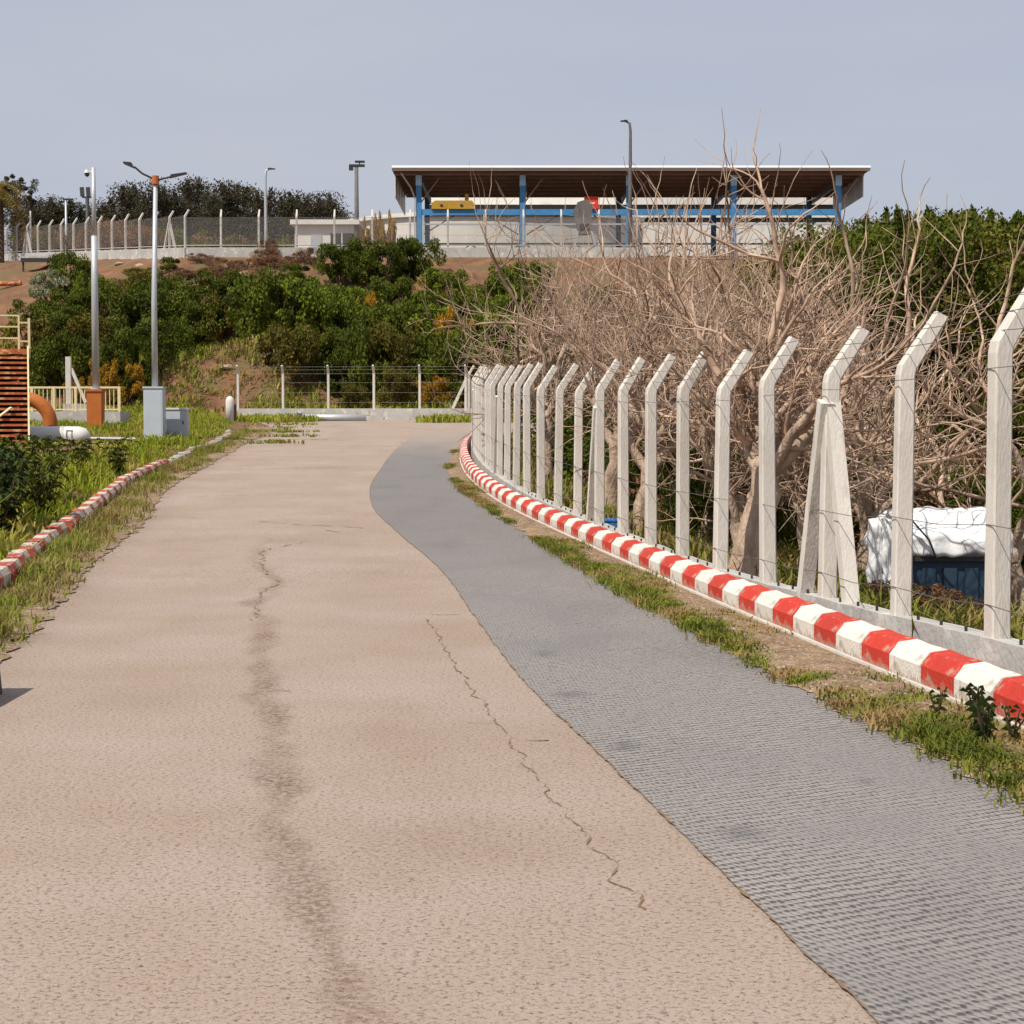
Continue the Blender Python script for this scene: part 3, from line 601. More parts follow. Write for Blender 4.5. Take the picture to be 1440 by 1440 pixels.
for x, y in ((4.9,20.9),(5.5,21.2),(5.9,20.9),(4.5,21.4)): shrub('scrub', x, y, .55, 1.1, label='dead brown scrub heaped against the tarpaulin shelter', group='dead scrub by the shelter', sink=.1)
# evergreen thicket behind the bare trees
rs = random.Random(9)
for i in range(34):
    y = rs.uniform(40, 62); x = rs.uniform(.02, .30)*y+1.2; hh = rs.uniform(2.2, 3.4)
    shrub(rs.choice(['dark','olive','dark2','dark']), x, y, hh, rs.uniform(3.4, 5), label='tall dark evergreen bush in the thicket behind the leafless trees', group='evergreen thicket bushes', sink=.05)
def evergreen_meshes(seed, material):
    r = random.Random(seed); cs = []; rr = []; st = MB().tube([(0,0,-.05),(.01,.01,.35),(0,0,.8)], [.03,.022,.008], 7)
    for i in range(70):
        h = .12+.80*r.random(); w = .46*math.sqrt(max(.12, 1-((h-.45)/.55)**4))*r.random()**.45; a = r.random()*6.283; q = r.uniform(.05,.12)
        c = (w*math.cos(a), w*math.sin(a), h); cs.append(c); rr.append((q*1.2, q*1.2, q)); st.tube([(0,0,h*.7), c], [.008,.002], 3)
    for i in range(7):      # thin leading shoots
        a = r.random()*6.283; w = r.uniform(0,.3); h = r.uniform(.88,.97)-w*.2; cs.append((w*math.cos(a), w*math.sin(a), h)); rr.append((.012,.012,.05)); st.tube([(w*math.cos(a), w*math.sin(a), h-.25),(w*math.cos(a), w*math.sin(a), h+.05)], [.003,.001], 3)
    return leaf_mesh('crown', cs, rr, 300, .017, material), st.mesh('trunk', M['stem'])
EV = [evergreen_meshes(1, LM['dark']), evergreen_meshes(2, LM['olive']), evergreen_meshes(3, LM['dark'])]
for i in range(26):
    y = rs.uniform(44, 58); x = (.175+.0048*i+rs.uniform(-.005,.005))*y; hh = (590-rs.uniform(288,308)-(25 if i < 4 else 0))/2600*y+1.8-zg(x, y)
    r_ = tag(empty('evergreen_tree', (x, y, zg(x, y)-.05), rs.random()*6), ('olive-leaved' if i % 3 == 1 else 'dark green')+' evergreen tree rising against the sky right of the shed', 'tree', 'evergreen trees right of the shed')
    for nm, d in zip(('crown','trunk'), EV[i % 3]): link(nm, d, r_, scale=(hh*rs.uniform(.8,1.),)*2+(hh,))
for i in range(17):
    y = rs.uniform(55, 66); x = (.048+.0078*i+rs.uniform(-.004,.004))*y; hh = rs.uniform(4.4,5.4)+.07*i
    r_ = tag(empty('evergreen_tree', (x, y, zg(x, y)-.05), rs.random()*6), ('olive-leaved' if i % 3 == 1 else 'dark green')+' evergreen tree filling the gap behind the leafless trees', 'tree', 'evergreens behind the leafless trees')
    for nm, d in zip(('crown','trunk'), EV[i % 3]): link(nm, d, r_, scale=(hh*rs.uniform(.85,1.05),)*2+(hh,))
for i in range(34):
    y = rs.uniform(26, 40); x = float(fx(y))+rs.uniform(2.6, 9.5)
    shrub(rs.choice(['dark','dark','scrub','dark2']), x, y, rs.uniform(1.6,2.7), rs.uniform(2.2,3.4), label='low undergrowth bush beneath the leafless trees', group='undergrowth bushes', sink=.05)
# dense evergreen scrub on the bank, seen between the bare twigs
for i in range(14):
    y = rs.uniform(98, 116); x = rs.uniform(.0, .28)*y
    shrub(rs.choice(['dark','mid','dark2','olive']), x, y, rs.uniform(3,4.4), rs.uniform(3.6,5))

# ------------------------------------------------------------------ trees on the skyline
def pine_meshes(seed, n_cl, wid, per, size, material):
    r = random.Random(seed); cs = []; rr = []
    for i in range(n_cl):
        h = .22+.76*r.random(); w = wid*(1.12-h)*r.random()**.5; a = r.random()*6.283; s = r.uniform(.05,.11)
        cs.append((w*math.cos(a), w*math.sin(a), h)); rr.append((s*1.3, s*1.3, s*.8))
    cs += [(0,0,.97),(0.01,0,.92)]; rr += [(.02,.02,.05),(.035,.035,.05)]
    st = MB().tube([(0,0,-.06),(.006,0,.5),(0,0,.96)], [.018,.011,.003], 6)
    for c in cs[::3]: st.tube([(0,0,c[2]*.85), c], [.006,.002], 3)
    return leaf_mesh('crown', cs, rr, per, size, material), st.mesh('trunk', M['stem'])
PN = [pine_meshes(41, 44, .30, 110, .019, LM['pine']), pine_meshes(42, 38, .24, 110, .019, LM['pine']), pine_meshes(43, 50, .36, 110, .02, LM['pine'])]
def pine(v, px, ytop, Y, label, group, sw=1.):
    x = at(px, Y); zt = 1.8+(590-ytop)/2600*Y; z0 = zg(x, Y)-.1; h = zt-z0
    r = tag(empty('pine_tree', (x, Y, z0), random.random()*6.28), label, 'tree', group)
    for nm, d in zip(('crown','trunk'), PN[v]): link(nm, d, r, scale=(h*sw, h*sw, h))
rs = random.Random(5)
for px, yt in ((178,262),(192,258),(206,262),(222,256),(237,266),(252,262),(268,258),(284,254),(296,264),(186,275),(228,272),(262,276)):
    pine(rs.randrange(3), px+rs.uniform(-3,3), yt+rs.uniform(-4,14), rs.uniform(188,205), 'dark brownish pine in the clump behind the twin-arm street light', 'pine clump behind the twin-arm street light')
for px, yt in ((305,272),(315,264),(327,270),(339,262),(352,264),(366,268),(382,262),(396,268),(410,264),(424,270),(437,268),(450,276),(463,272),(474,280),(486,290)):
    pine(rs.randrange(3), px+rs.uniform(-3,3), yt+rs.uniform(-4,14), rs.uniform(186,200), 'dark brownish pine in the long row left of the shed', 'row of pines left of the shed')
for px, yt in ((50,286),(62,290),(76,280),(90,296),(104,288),(118,298),(150,288),(160,284),(36,292)):
    pine(rs.randrange(3), px, yt+rs.uniform(-3,3), rs.uniform(188,200), 'low dark conifer on the skyline behind the floodlight mast', 'low conifers behind the floodlight mast', 1.5)
for px in range(40, 420, 17):          # brown hedge right behind the hilltop fence
    y = 158+rs.uniform(-3,3)+max(0,(160-px))*.16
    shrub(rs.choice(['scrub','olive','scrub','dark']), at(px, y), y, rs.uniform(4.8,6.4), rs.uniform(3.4,5), label='brownish hedge bush behind the hilltop fence', group='hedge behind the hilltop fence')
for px in range(488, 560, 9):
    shrub('gold', at(px, 150), 148, 5.9+(px-488)*.02, 1.5, label='golden shrub beside the round white tank', group='golden shrubs beside the tank')
# feathery tree and palm at the left edge
ft = tag(empty('feathery_tree', (at(26,160), 160, zg(at(26,160),160)-.1)), 'thin feathery tree with see-through brown crown beside the palm', 'tree')
r = random.Random(77); cs = []; rr = []; st = MB().tube([(0,0,-.2),(.2,0,3),(.1,0,7.2)], [.16,.11,.04], 6)
for i in range(44):
    a = r.random()*6.28; w = 1.9*r.random()**.5; h = 3.2+4.6*r.random(); c = (w*math.cos(a), w*math.sin(a), h); cs.append(c); s = r.uniform(.22,.5); rr.append((s, s, s*.9)); st.tube([(.1,0,h*.7), c], [.03,.008], 3)
link('crown', leaf_mesh('crown', cs, rr, 110, .17, LM['pine']), ft); link('trunk', st.mesh('trunk', M['stem']), ft)
pt = tag(empty('palm_tree', (at(6,150), 150, zg(at(6,150),150)+.9)), 'palm with drooping yellowish fronds beside the feathery tree', 'tree')
MB().tube([(0,0,-1.2),(.05,0,2.5),(0,0,5)], [.24,.19,.2], 8).build('trunk', M['stem'], pt)
for k in range(40):
    a = k*2.4; el = r.uniform(-.9,1.3); b = MB(); L_ = r.uniform(2.2,3.1); pts = []
    for i in range(9):
        t = i/8; pts.append(Vector((math.cos(a)*L_*t*math.cos(el*.7), math.sin(a)*L_*t*math.cos(el*.7), 5+L_*(math.sin(el)*t-.75*t*t))))
    b.tube(pts, [.025*(1-.7*i/8) for i in range(9)], 3)
    for i in range(1, 9):
        for s in (-1,1):
            for q in (0,.5):
                p = pts[i-1]+(pts[i]-pts[i-1])*q; d = (pts[i]-pts[i-1]).normalized(); sd = d.cross(Vector((0,0,1))).normalized()*s
                e = p+sd*.55+d*.3-Vector((0,0,.18)); b.add([p, p+d*.14, e], [(0,1,2)])
    b.build('frond', LM['palm'], pt)

# ------------------------------------------------------------------ open shed on the hilltop
SY = 136.; sz0 = 12.2
shed = tag(empty('open_shed', (0, SY, sz0)), 'long open steel shed with white roof edge and blue columns on the hilltop', 'shed')
x0, x1 = -8.75, 26.1; zr0 = 7.65; dep = 15.5
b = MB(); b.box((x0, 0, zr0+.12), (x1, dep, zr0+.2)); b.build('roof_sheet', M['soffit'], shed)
b = MB()
n = 116
for i in range(n):   # ribbed top sheet
    xa = x0+(x1-x0)*i/n; xb = x0+(x1-x0)*(i+.5)/n; b.box((xa, -.2, zr0+.204), (xb, dep, zr0+.25))
b.build('roof_ribs', M['roofw'], shed)
MB().prism([(0,.14),(-.12,.14),(-.45,.34),(-.3,.50),(0,.50)], (x0,0,zr0-.08), (x1,0,zr0-.08), Vector((0,1,0))).build('roof_edge', M['roofw'], shed)
for i in range(7):
    yy = 1.+i*2.25; MB().box((x0+.2, yy, zr0-.12), (x1-.2, yy+.12, zr0+.11)).build('purlin', M['purlin'], shed)
cols = [-6.85, .78, 8.6, 16.3, 24.0]
for x in cols:
    MB().box((x-.2, .8, -.1), (x+.2, 1.2, zr0-.9)).build('column', M['blue'], shed); MB().box((x-.22, .78, zr0-.89), (x+.22, 1.22, zr0-.13)).build('column_head', M['lblue'], shed)
    MB().box((x-.2, dep-1.2, -.1), (x+.2, dep-.8, zr0-.13)).build('column', M['blue'], shed)
    MB().bar((x+.25, 1., zr0-.45), (x+.25, dep-1, zr0-.45), .16, .4).build('rafter', M['dark'], shed)
    MB().bar((x, 1.0, zr0-2.3), (x+1.5, 1.4, zr0-.25), .09).build('knee_brace', M['purlin'], shed)
MB().box((-7.05+.42, .85, -.1), (-7.05+.58, 1.1, 4.6)).build('downpipe', M['lblue'], shed)
MB().tube([(-8.1,-.1,zr0-.1),(-7.4,.5,zr0-1.1),(-7.15,.7,zr0-1.8),(-7.15,.7,0)], .06, 6).build('downpipe', M['galv'], shed)
for a, c in zip(cols, cols[1:]):
    MB().box((a+.205, .86, 4.62), (c-.205, 1.12, 5.05)).build('crane_beam', M['blue'], shed)
    MB().box((a+.205, .95, 3.9), (c-.205, 1.07, 4.02)).build('tie_rail', M['galv'], shed)
    MB().bar((a+2.6, 1., 4.6), (a+.3, 1., 3.2), .08).build('strut', M['dark'], shed); MB().bar((c-2.6, 1., 4.6), (c-.3, 1., 3.2), .08).build('strut', M['dark'], shed)
    m_ = (a+c)/2
    for (p, q) in ((a+.2, m_), (m_, c-.2)):
        MB().bar((p, 1.3, .4), (q, 1.3, 2.5), .07).build('cross_brace', M['dark'], shed); MB().bar((p, 1.42, 2.5), (q, 1.42, .4), .07).build('cross_brace', M['dark'], shed)
    MB().box((a+.21, 1.24, 2.5), (c-.21, 1.46, 2.62)).build('tie_rail', M['dark'], shed)
for x in (x0+.15, x1-.15):
    s = -1 if x < 0 else 1
    for i in range(4): MB().box((x-.06, 1.5+i*3.2, zr0-1.6), (x+.0, 1.5+i*3.2+3.1, zr0+.1)).build('gable_panel', M['roofw'], shed)
MB().box((5.3, .70, 5.06), (6.35, .76, 5.95)).build('sign_board', M['signred'], shed)
MB().box((5.55, .685, 5.42), (6.1, .699, 5.52)).build('sign_stripe', M['wallw'], shed)
# machines in the shed
cr = tag(empty('crane_trolley', (-4.3, SY+1.0, sz0+5.05)), 'yellow crane trolley resting on the blue shed beam', 'crane')
MB().prism([(-1.75,0),(1.65,0),(1.75,.25),(1.5,.85),(-1.45,.85),(-1.75,.6)], (0,-.3,0), (0,.3,0), Vector((1,0,0))).build('body', M['yellow'], cr)
for x in (-.95,.65): MB().tube([(x,-.34,.36),(x,-.29,.36)], .13, 10).build('bolt_hole', M['dark'], cr)
MB().tube([(1.05,0,.85),(1.05,0,1.55)], .16, 8).build('hoist_motor', M['yellow'], cr)
def gp(px, py, Y): return (at(px, Y), Y, 1.8+(590-py)/2600*Y)
cr.scale = (.92, 1, .72)
hp = tag(empty('feed_hopper', gp(820, 322, 133)), 'dark grey tilted hopper on legs in front of the shed', 'hopper'); hz = hp.location.z-zg(hp.location.x, 133)
MB().prism([(-.35,-.5),(.45,-.5),(.62,1.5),(.2,1.95),(-.45,1.75),(-.75,1.1)], (0,-.5,0), (0,.5,0), Vector((1,0,0))).build('bin', M['hopper'], hp); MB().box((-.3,-.56,-.2),(.35,-.501,.2)).build('chute_door', M['dark'], hp)
for x in (-.7,.9):
    for y in (-.45,.45): MB().bar((x*.6, y, -.3), (x*1.4, y, -hz-.05), .12).build('leg', M['galv'], hp)

hall = tag(empty('white_hall', (at(890,160), 160, 12.4)), 'long white hall with dark window bands standing behind the open shed', 'building')
hw = 17.6
def hz_(py): return 1.8+(590-py)/2600*160-12.4
k = 12
for a, c_ in ((345,315),(308,299),(290,268)):
    for i in range(k): MB().box((-hw+2*hw*i/k, 0, hz_(a)-(1 if a == 345 else 0)), (-hw+2*hw*(i+1)/k-.03, .2, hz_(c_))).build('wall_panel', M['wallw'], hall)
for a, c_ in ((315,308),(299,290)):
    for i in range(k): MB().box((-hw+2*hw*i/k+.04, .25, hz_(a)), (-hw+2*hw*(i+1)/k-.06, .32, hz_(c_))).build('window', M['dark'], hall)
MB().box((-hw,.33,-.3),(hw,9,hz_(268))).build('core', M['wallw'], hall); MB().box((-hw-.3,-.3,hz_(268)),(hw+.3,9.3,hz_(268)+.25)).build('roof', M['roofw'], hall)
# round tank and low office behind the hilltop fence
tk = tag(empty('round_tank', (-1.0, 170, 12.4)), 'wide round white storage tank half hidden behind the shed', 'tank')
b = MB(); n = 72
for i in range(n):
    a = 6.283*i/n; c, s = math.cos(a)*15.5, math.sin(a)*15.5; b.v += [(c, s, -.3), (c, s, 6.4)]
for i in range(n): j = (i+1) % n; b.f.append((2*i, 2*j, 2*j+1, 2*i+1))
b.build('shell', M['wallw'], tk)
for z, w in ((6.4,.35),(3.4,.12)):
    b = MB(); P = [(math.cos(6.283*i/n), math.sin(6.283*i/n)) for i in range(n)]
    for c, s in P:
        for rr_, dz in ((15.52,0),(15.7+w*.3,0),(15.7+w*.3,w),(15.52,w)): b.v.append((c*rr_, s*rr_, z+dz))
    for i in range(n):
        j = (i+1) % n
        for k in range(4): b.f.append((i*4+k, j*4+k, j*4+(k+1) % 4, i*4+(k+1) % 4))
    b.build('rim', M['wallw'] if z > 5 else M['dark'], tk)
b = MB(); 
b.v.append((0,0,7.6)); b.v += [(math.cos(6.283*i/n)*15.5, math.sin(6.283*i/n)*15.5, 6.6) for i in range(n)]
b.f += [(0, 1+i, 1+(i+1) % n) for i in range(n)]; b.build('roof', M['wallw'], tk)
of = tag(empty('low_office', (at(459,140), 140, 12.5)), 'low white flat-roofed hut left of the round tank', 'hut'); of.scale = (1, 1, 1.43)
MB().box((-2.3,0,-.2),(2.2,3,2.75)).build('wall', M['wallw'], of); MB().box((-2.6,-.4,2.75),(2.6,3.3,3.0)).build('roof', M['wallw'], of)
for x in (.4,):
    f_ = MB().box((x,-.06,1.1),(x+1.75,-.003,2.3)).build('window', M['dark'], of); MB().box((x+.82,-.09,1.1),(x+.9,-.061,2.3)).build('mullion', M['wallw'], of)
MB().box((-1.1,-.05,-.2),(-.25,-.003,2.2)).build('door', M['galv'], of)
for i in range(3): MB().box((-2.2+i*1.5,-.04,.1),(-1.15+i*1.5 if i else -1.2,-.002,.95)).build('lower_panel', M['plinth'], of)
sl = tag(empty('flat_roof_slab', gp(62, 366, 138)), 'thin dark flat roof slab on one post below the hilltop fence corner', 'roof')
MB().box((-1.3,-1,-.12),(1.3,1.2,.14)).build('slab', M['plinth'], sl); MB().box((-1.28,-1.03,-.3),(1.28,-1.001,.0)).build('fascia', M['dark'], sl); MB().box((-1.2,-.9,-3.4),(-1.08,-.78,-.12)).build('post', M['dark'], sl)
yp = 104.
while yp < 140 and 590-(zg(at(15,yp), yp)+.12-1.8)/yp*2600 > 403: yp += .4
rp = tag(empty('rusty_pipe', (at(16,yp), yp, zg(at(16,yp), yp)+.12)), 'rusty orange pipe lying on the bare bank at the left', 'pipe')
MB().tube([(-2.4,.1,.1),(-.6,.05,.02),(.75,0,.02)], .17, 12).build('pipe_run', M['rust'], rp, True); MB().tube([(.75,0,.02),(.85,0,.02)], .23, 12).build('flange', M['rust'], rp)

# ------------------------------------------------------------------ street lights and masts
def ground_at(px, Y): x = at(px, Y); return (x, Y, zg(x, Y)-.02)
def lamp(px, ytop, Y, side, label, head=.55, r0=.085, top_mat=None):
    o = tag(empty('street_lamp', ground_at(px, Y)), label, 'street lamp'); h = 1.8+(590-ytop)/2600*Y-o.location.z
    MB().tube([(0,0,0),(0,0,h*.5),(0,0,h*.93),(side*.05,0,h*.985),(side*.3,0,h)], [r0,r0*.8,r0*.6,r0*.55,r0*.45], 10).build('pole', top_mat or M['galv'], o, True)
    MB().prism([(0,-.05),(side*head,-.02),(side*head,.04),(side*.1,.1),(0,.06)], (side*.2,-.12,h), (side*.2,.12,h), Vector((1,0,0))).build('lamp_head', M['dark'], o)
    MB().box((-.14,-.14,0),(.14,.14,.04)).build('base_plate', M['galv'], o); return o
lamp(885, 175, 130, -1, 'tall slim street lamp standing in front of the shed columns', .5, .17, M['hopper'])
lamp(376, 241, 150, 1, 'slim street lamp with short curved neck before the pine row', .6, .16)
o = tag(empty('floodlight_mast', ground_at(503,140)), 'pole with flat T-shaped floodlight bar left of the shed', 'street lamp'); h = 1.8+(590-238)/2600*140-o.location.z
MB().tube([(0,0,0),(0,0,h)], [.2,.14], 10).build('pole', M['hopper'], o, True); MB().box((-.55,-.15,h),(.62,.15,h+.18)).build('crossarm', M['dark'], o); MB().box((-.55,-.2,h-.25),(-.25,.2,h-.002)).build('floodlight', M['dark'], o); MB().box((-.1,-.2,h+.32),(.62,.2,h+.45)).build('floodlight', M['dark'], o); MB().box((.2,-.04,h+.18),(.28,.04,h+.32)).build('bracket', M['dark'], o)
o = tag(empty('floodlight_mast', ground_at(97,165)), 'thin mast with flat crossbar behind the upper fence posts', 'street lamp'); h = 1.8+(590-284)/2600*165-o.location.z
MB().tube([(0,0,0),(0,0,h)], [.13,.09], 8).build('pole', M['galv'], o, True); MB().box((-.25,-.1,h),(.65,.1,h+.14)).build('crossarm', M['dark'], o)
o = tag(empty('floodlight_mast', ground_at(127,165)), 'mast with two upturned floodlights beside the camera pole', 'street lamp'); h = 1.8+(590-281)/2600*165-o.location.z
MB().tube([(0,0,0),(0,0,h)], [.2,.17], 8).build('pole', M['dark'], o, True); MB().box((-.45,-.12,h),(.45,.12,h+.12)).build('crossarm', M['dark'], o)
for x in (-.42,.12): MB().bar((x,0,h+.15),(x-.08,.1,h+.95), .36, .16).build('floodlight', M['dark'], o)
o = tag(empty('white_mast', ground_at(47,150)), 'plain white upright mast next to the hilltop fence corner', 'mast'); h = 1.8+(590-299)/2600*150-o.location.z
MB().tube([(0,0,0),(0,0,h)], [.09,.075], 8).build('pole', M['wpipe'], o, True); MB().box((-.2,-.2,0),(.2,.2,.06)).build('base_plate', M['galv'], o)

# twin-arm light in a grey cabinet
x, y, z = ground_at(219, 62); z = 1.14
o = tag(empty('twin_arm_street_light', (x, y, z)), 'grey pole with two street light arms rising from a tall pale grey cabinet', 'street lamp')
hp_ = 1.8+(590-262)/2600*62-z
MB().box((-.335,-.3,-.25),(.30,.3,1.70)).build('base_cabinet', M['cab'], o); MB().box((-.36,-.33,1.70),(.33,.33,1.76)).build('cabinet_lid', M['cab'], o)
MB().box((-.29,-.308,.1),(.255,-.302,1.6)).build('cabinet_door', M['cab'], o)
MB().tube([(0,0,1.76),(0,0,4.6),(.08,0,hp_)], [.105,.092,.07], 12).build('pole', M['galv'], o, True)
MB().tube([(.08,0,hp_),(.08,0,hp_+.28)], [.13,.11], 10).build('pole_head', M['rust'], o)
MB().tube([(.08,0,hp_+.15),(-.35,0,hp_+.35),(-.62,0,hp_+.58)], .035, 6).build('arm', M['dark'], o); MB().prism([(-.62,.52),(-.95,.66),(-.98,.74),(-.72,.72)], (0,-.11,hp_), (0,.11,hp_), Vector((1,0,0))).build('lamp_head', M['dark'], o)
MB().tube([(.08,0,hp_+.12),(.6,0,hp_+.25)], .03, 6).build('arm', M['dark'], o); MB().prism([(.55,.20),(1.12,.34),(1.12,.39),(.62,.32)], (0,-.11,hp_), (0,.11,hp_), Vector((1,0,0))).build('lamp_head', M['dark'], o)
c = tag(empty('utility_cabinet', (at(248,62.9), 63.1, 1.14)), 'small pale grey utility cabinet in the shadow of the tall cabinet', 'cabinet')
MB().box((-.40,-.2,-.25),(.37,.25,1.0)).build('body', M['cab'], c); MB().box((-.43,-.24,1.0),(.40,.28,1.06)).build('lid', M['wpipe'], c); MB().box((-.36,-.208,.05),(.33,-.202,.95)).build('door', M['cab'], c); MB().box((.22,-.225,.5),(.26,-.209,.62)).build('handle', M['dark'], c)
# camera mast in an orange block
x, y = at(136,70), 70; z = 1.5
o = tag(empty('camera_mast', (x, y, z)), 'tall grey mast with dome camera rising from an orange block', 'mast'); h = 1.8+(590-239)/2600*70-z
MB().box((-.29,-.29,-.4),(.26,.29,1.36)).build('base_block', M['orange'], o); MB().box((-.33,-.33,1.36),(.30,.33,1.44)).build('block_cap', M['orange'], o)
MB().tube([(0,0,1.44),(0,0,1.5)], .2, 12).build('base_flange', M['galv'], o); MB().tube([(0,0,1.5),(0,0,5.4),(0,0,7.2)], [.14,.125,.115], 12).build('pole', M['galv'], o, True); MB().tube([(0,0,7.2),(0,0,h)], [.085,.075], 10).build('pole_top', M['galv'], o, True)
MB().tube([(-.05,0,h-.18),(-.22,0,h-.12)], .03, 6).build('camera_arm', M['wpipe'], o); MB().tube([(-.24,0,h-.08),(-.24,0,h-.2)], [.07,.11], 12).build('camera_housing', M['wpipe'], o); MB().tube([(-.24,0,h-.2),(-.24,0,h-.29),(-.24,0,h-.34)], [.10,.085,.03], 12).build('camera_dome', M['dark'], o)

# ------------------------------------------------------------------ stairs, platform, pipes at the left
sx0, sx1 = -16.35, -14.86; sy = 57.; z0 = .93
o = tag(empty('rusty_staircase', (sx1, sy, z0), R(14.6)), 'rusty orange steel staircase with cream stringers and top railing', 'staircase')
nT = 19
for i in range(nT):
    MB().box((sx0-sx1+.05, i*.17, i*.166), (-.04, i*.17+.24, i*.166+.07)).build('tread', M['rust'], o)
    if i % 5 == 2: MB().bar((sx0-sx1+.3, i*.17+.23, i*.166-.03), (-.3, i*.17+.23, i*.166+.10), .03, .05).build('tread_stiffener', M['rust'], o)
for x in (-.02, sx0-sx1+.02): MB().bar((x, -.1, -.12), (x, nT*.17, nT*.166), .05, .26).build('stringer', M['cream'], o)
zt = nT*.166
MB().bar((.02,nT*.17,zt-.3),(.02,nT*.17,zt+1.0), .08).build('corner_post', M['cream'], o);
q = MB(); q.add([(sx0-sx1,.28,-.1),(-.05,.28,-.1),(-.05,nT*.17+.05,zt-.2),(sx0-sx1,nT*.17+.05,zt-.2)], [(0,1,2,3)]); q.build('back_plate', M['soffit'], o)
MB().box((sx0-sx1, nT*.17, zt-.1), (-.02, nT*.17+1.6, zt)).build('landing', M['rust'], o)
for x in (-.3, sx0-sx1+.05): MB().bar((x, nT*.17+.1, zt), (x, nT*.17+.1, zt+1.1), .06).build('rail_post', M['cream'], o)
for yy, a, c_ in ((nT*.17+.1, sx0-sx1, -.28),):
    for hh in (.35,.72,1.08): MB().bar((a, yy, zt+hh), (c_, yy, zt+hh), .05).build('guard_rail', M['cream'], o)
for hh in (.25,.85): MB().bar((-.3, nT*.17, zt+hh), (.0, nT*.17, zt+hh), .05).build('guard_rail', M['cream'], o)
for x in (-.5, sx0-sx1+.1): MB().bar((x, nT*.17+1.5, -.3), (x, nT*.17+1.5, zt-.1), .12).build('support_leg', M['dark'], o)
MB().bar((sx0-sx1+.25, .5, .7), (-.55, .95, 1.25), .14, .03).build('torn_plate', M['cream'], o)

pY = 76.
o = tag(empty('railed_platform', (at(110,pY), pY, 1.4)), 'concrete footbridge deck with cream railing behind the orange block', 'platform')
xa, xb = at(48,pY)-at(110,pY), at(172,pY)-at(110,pY); zd = 1.8+(590-578)/2600*pY-1.4
MB().box((xa-1, -.3, zd-.5), (xb, 1.6, zd-.02)).build('deck', M['plinth'], o)
MB().box((xb-.5, -.1, -.8),(xb-.1, 1.4, zd-.5)).build('pier', M['plinth'], o); MB().box((xa-.6, -.1, -.8),(xa-.2, 1.4, zd-.5)).build('pier', M['plinth'], o)
hh = .96
for x in np.linspace(xa, xb-.05, 5): MB().bar((x,-.2,zd-.1),(x,-.2,zd+hh), .10).build('rail_post', M['cream'], o)
MB().bar((xa-1,-.2,zd+hh),(xb,-.2,zd+hh), .08).build('top_rail', M['cream'], o); MB().bar((xa-1,-.2,zd+.06),(xb,-.2,zd+.06), .06).build('bottom_rail', M['cream'], o)
for x in np.arange(xa-.9, xb-.1, .17): MB().bar((x,-.2,zd+.06),(x,-.2,zd+hh), .03).build('baluster', M['cream'], o)
o = tag(empty('braced_post', (at(98,79), 79, zg(at(98,79),79)-.05)), 'white upright post with one slanting brace behind the platform railing', 'fence post')
h = 1.8+(590-502)/2600*79-o.location.z
MB().box((-.11,-.11,0),(.11,.11,h)).build('upright', M['post'], o); MB().bar((.12,0,h-.5),(.72,0,h-1.95), .13).build('brace', M['post'], o); MB().box((-.2,-.25,0),(1.3,.25,h-2.0)).build('footing', M['plinth'], o)

o = tag(empty('white_pipe', (at(52,60), 60, 1.27)), 'thick white pipe with blind end lying by the staircase foot', 'pipe')
L_ = at(124,60)-at(52,60); rp_ = .31
MB().tube([(-.9,.1,0),(L_*.82,0,.0),(L_*.93,0,-.02),(L_*.99,0,-.06),(L_*1.02,0,-.08)], [rp_,rp_,rp_*.88,rp_*.55,.1], 24).build('pipe_run', M['wpipe'], o, True)
MB().tube([(L_*.5,.013,0),(L_*.56,.011,0)], rp_+.006, 24).build('pipe_band', M['plinth'], o)
for a_, z_ in ((-.0,0),(.17,0)):     # the dark painted n-shaped mark on the pipe
    MB().bar((L_*.63+a_,-rp_-.01,-.05),(L_*.63+a_,-rp_*.82-.01,.19), .03,.012).build('pipe_mark', M['dark'], o)
MB().bar((L_*.63-.02,-rp_*.82-.012,.19),(L_*.63+.19,-rp_*.82-.012,.17), .03,.012).build('pipe_mark', M['dark'], o)
MB().tube([(L_*1.0,0,-.08),(L_*1.9,.2,-.1)], .05, 8).build('drain_spout', M['galv'], o)
for x in (-.4, L_*.7): MB().box((x-.15,-.28,-.7),(x+.15,.3,-.2)).build('saddle', M['plinth'], o)
o = tag(empty('elbow_pipe', (at(80,63), 63, 1.5)), 'dark orange curved pipe elbow between the staircase and platform', 'pipe')
pts = []
for i in range(9):
    a = R(90)*i/8; pts.append((-1.0+.85*math.cos(a)-.05, 0, .15+.85*math.sin(a)))
MB().tube([(-.2,0,-.45)]+pts+[(-1.6,0,1.0)], .24, 16).build('elbow', M['orange'], o, True); MB().tube([(-.2,0,-.28),(-.2,0,-.12)], .33, 16).build('flange', M['wpipe'], o); MB().box((-.5,-.3,-.8),(.1,.3,-.4)).build('footing', M['plinth'], o)

# small things by the far wall
o = tag(empty('meter_box', (at(324,86), 86, zr(86)+.1)), 'small rounded white meter box at the left end of the far wall', 'meter box')
MB().tube([(0,0,-.1),(0,0,.95),(0,0,1.1),(0,0,1.16)], [.2,.2,.15,.05], 14).build('casing', M['wpipe'], o, True); MB().tube([(.24,0,-.1),(.24,0,.75)], .06, 8).build('conduit', M['dark'], o)
o = tag(empty('steel_pipe', (at(467,90), 90.2, zr(90)+.15)), 'grey steel pipe lying on the road in front of the far wall', 'pipe')
MB().tube([(-1.65,0,.03),(1.65,0,.0)], .17, 16).build('pipe_run', M['galv'], o, True); MB().tube([(-1.66,0,.03),(-1.45,0,.03)], .2, 16).build('collar', M['dark'], o)
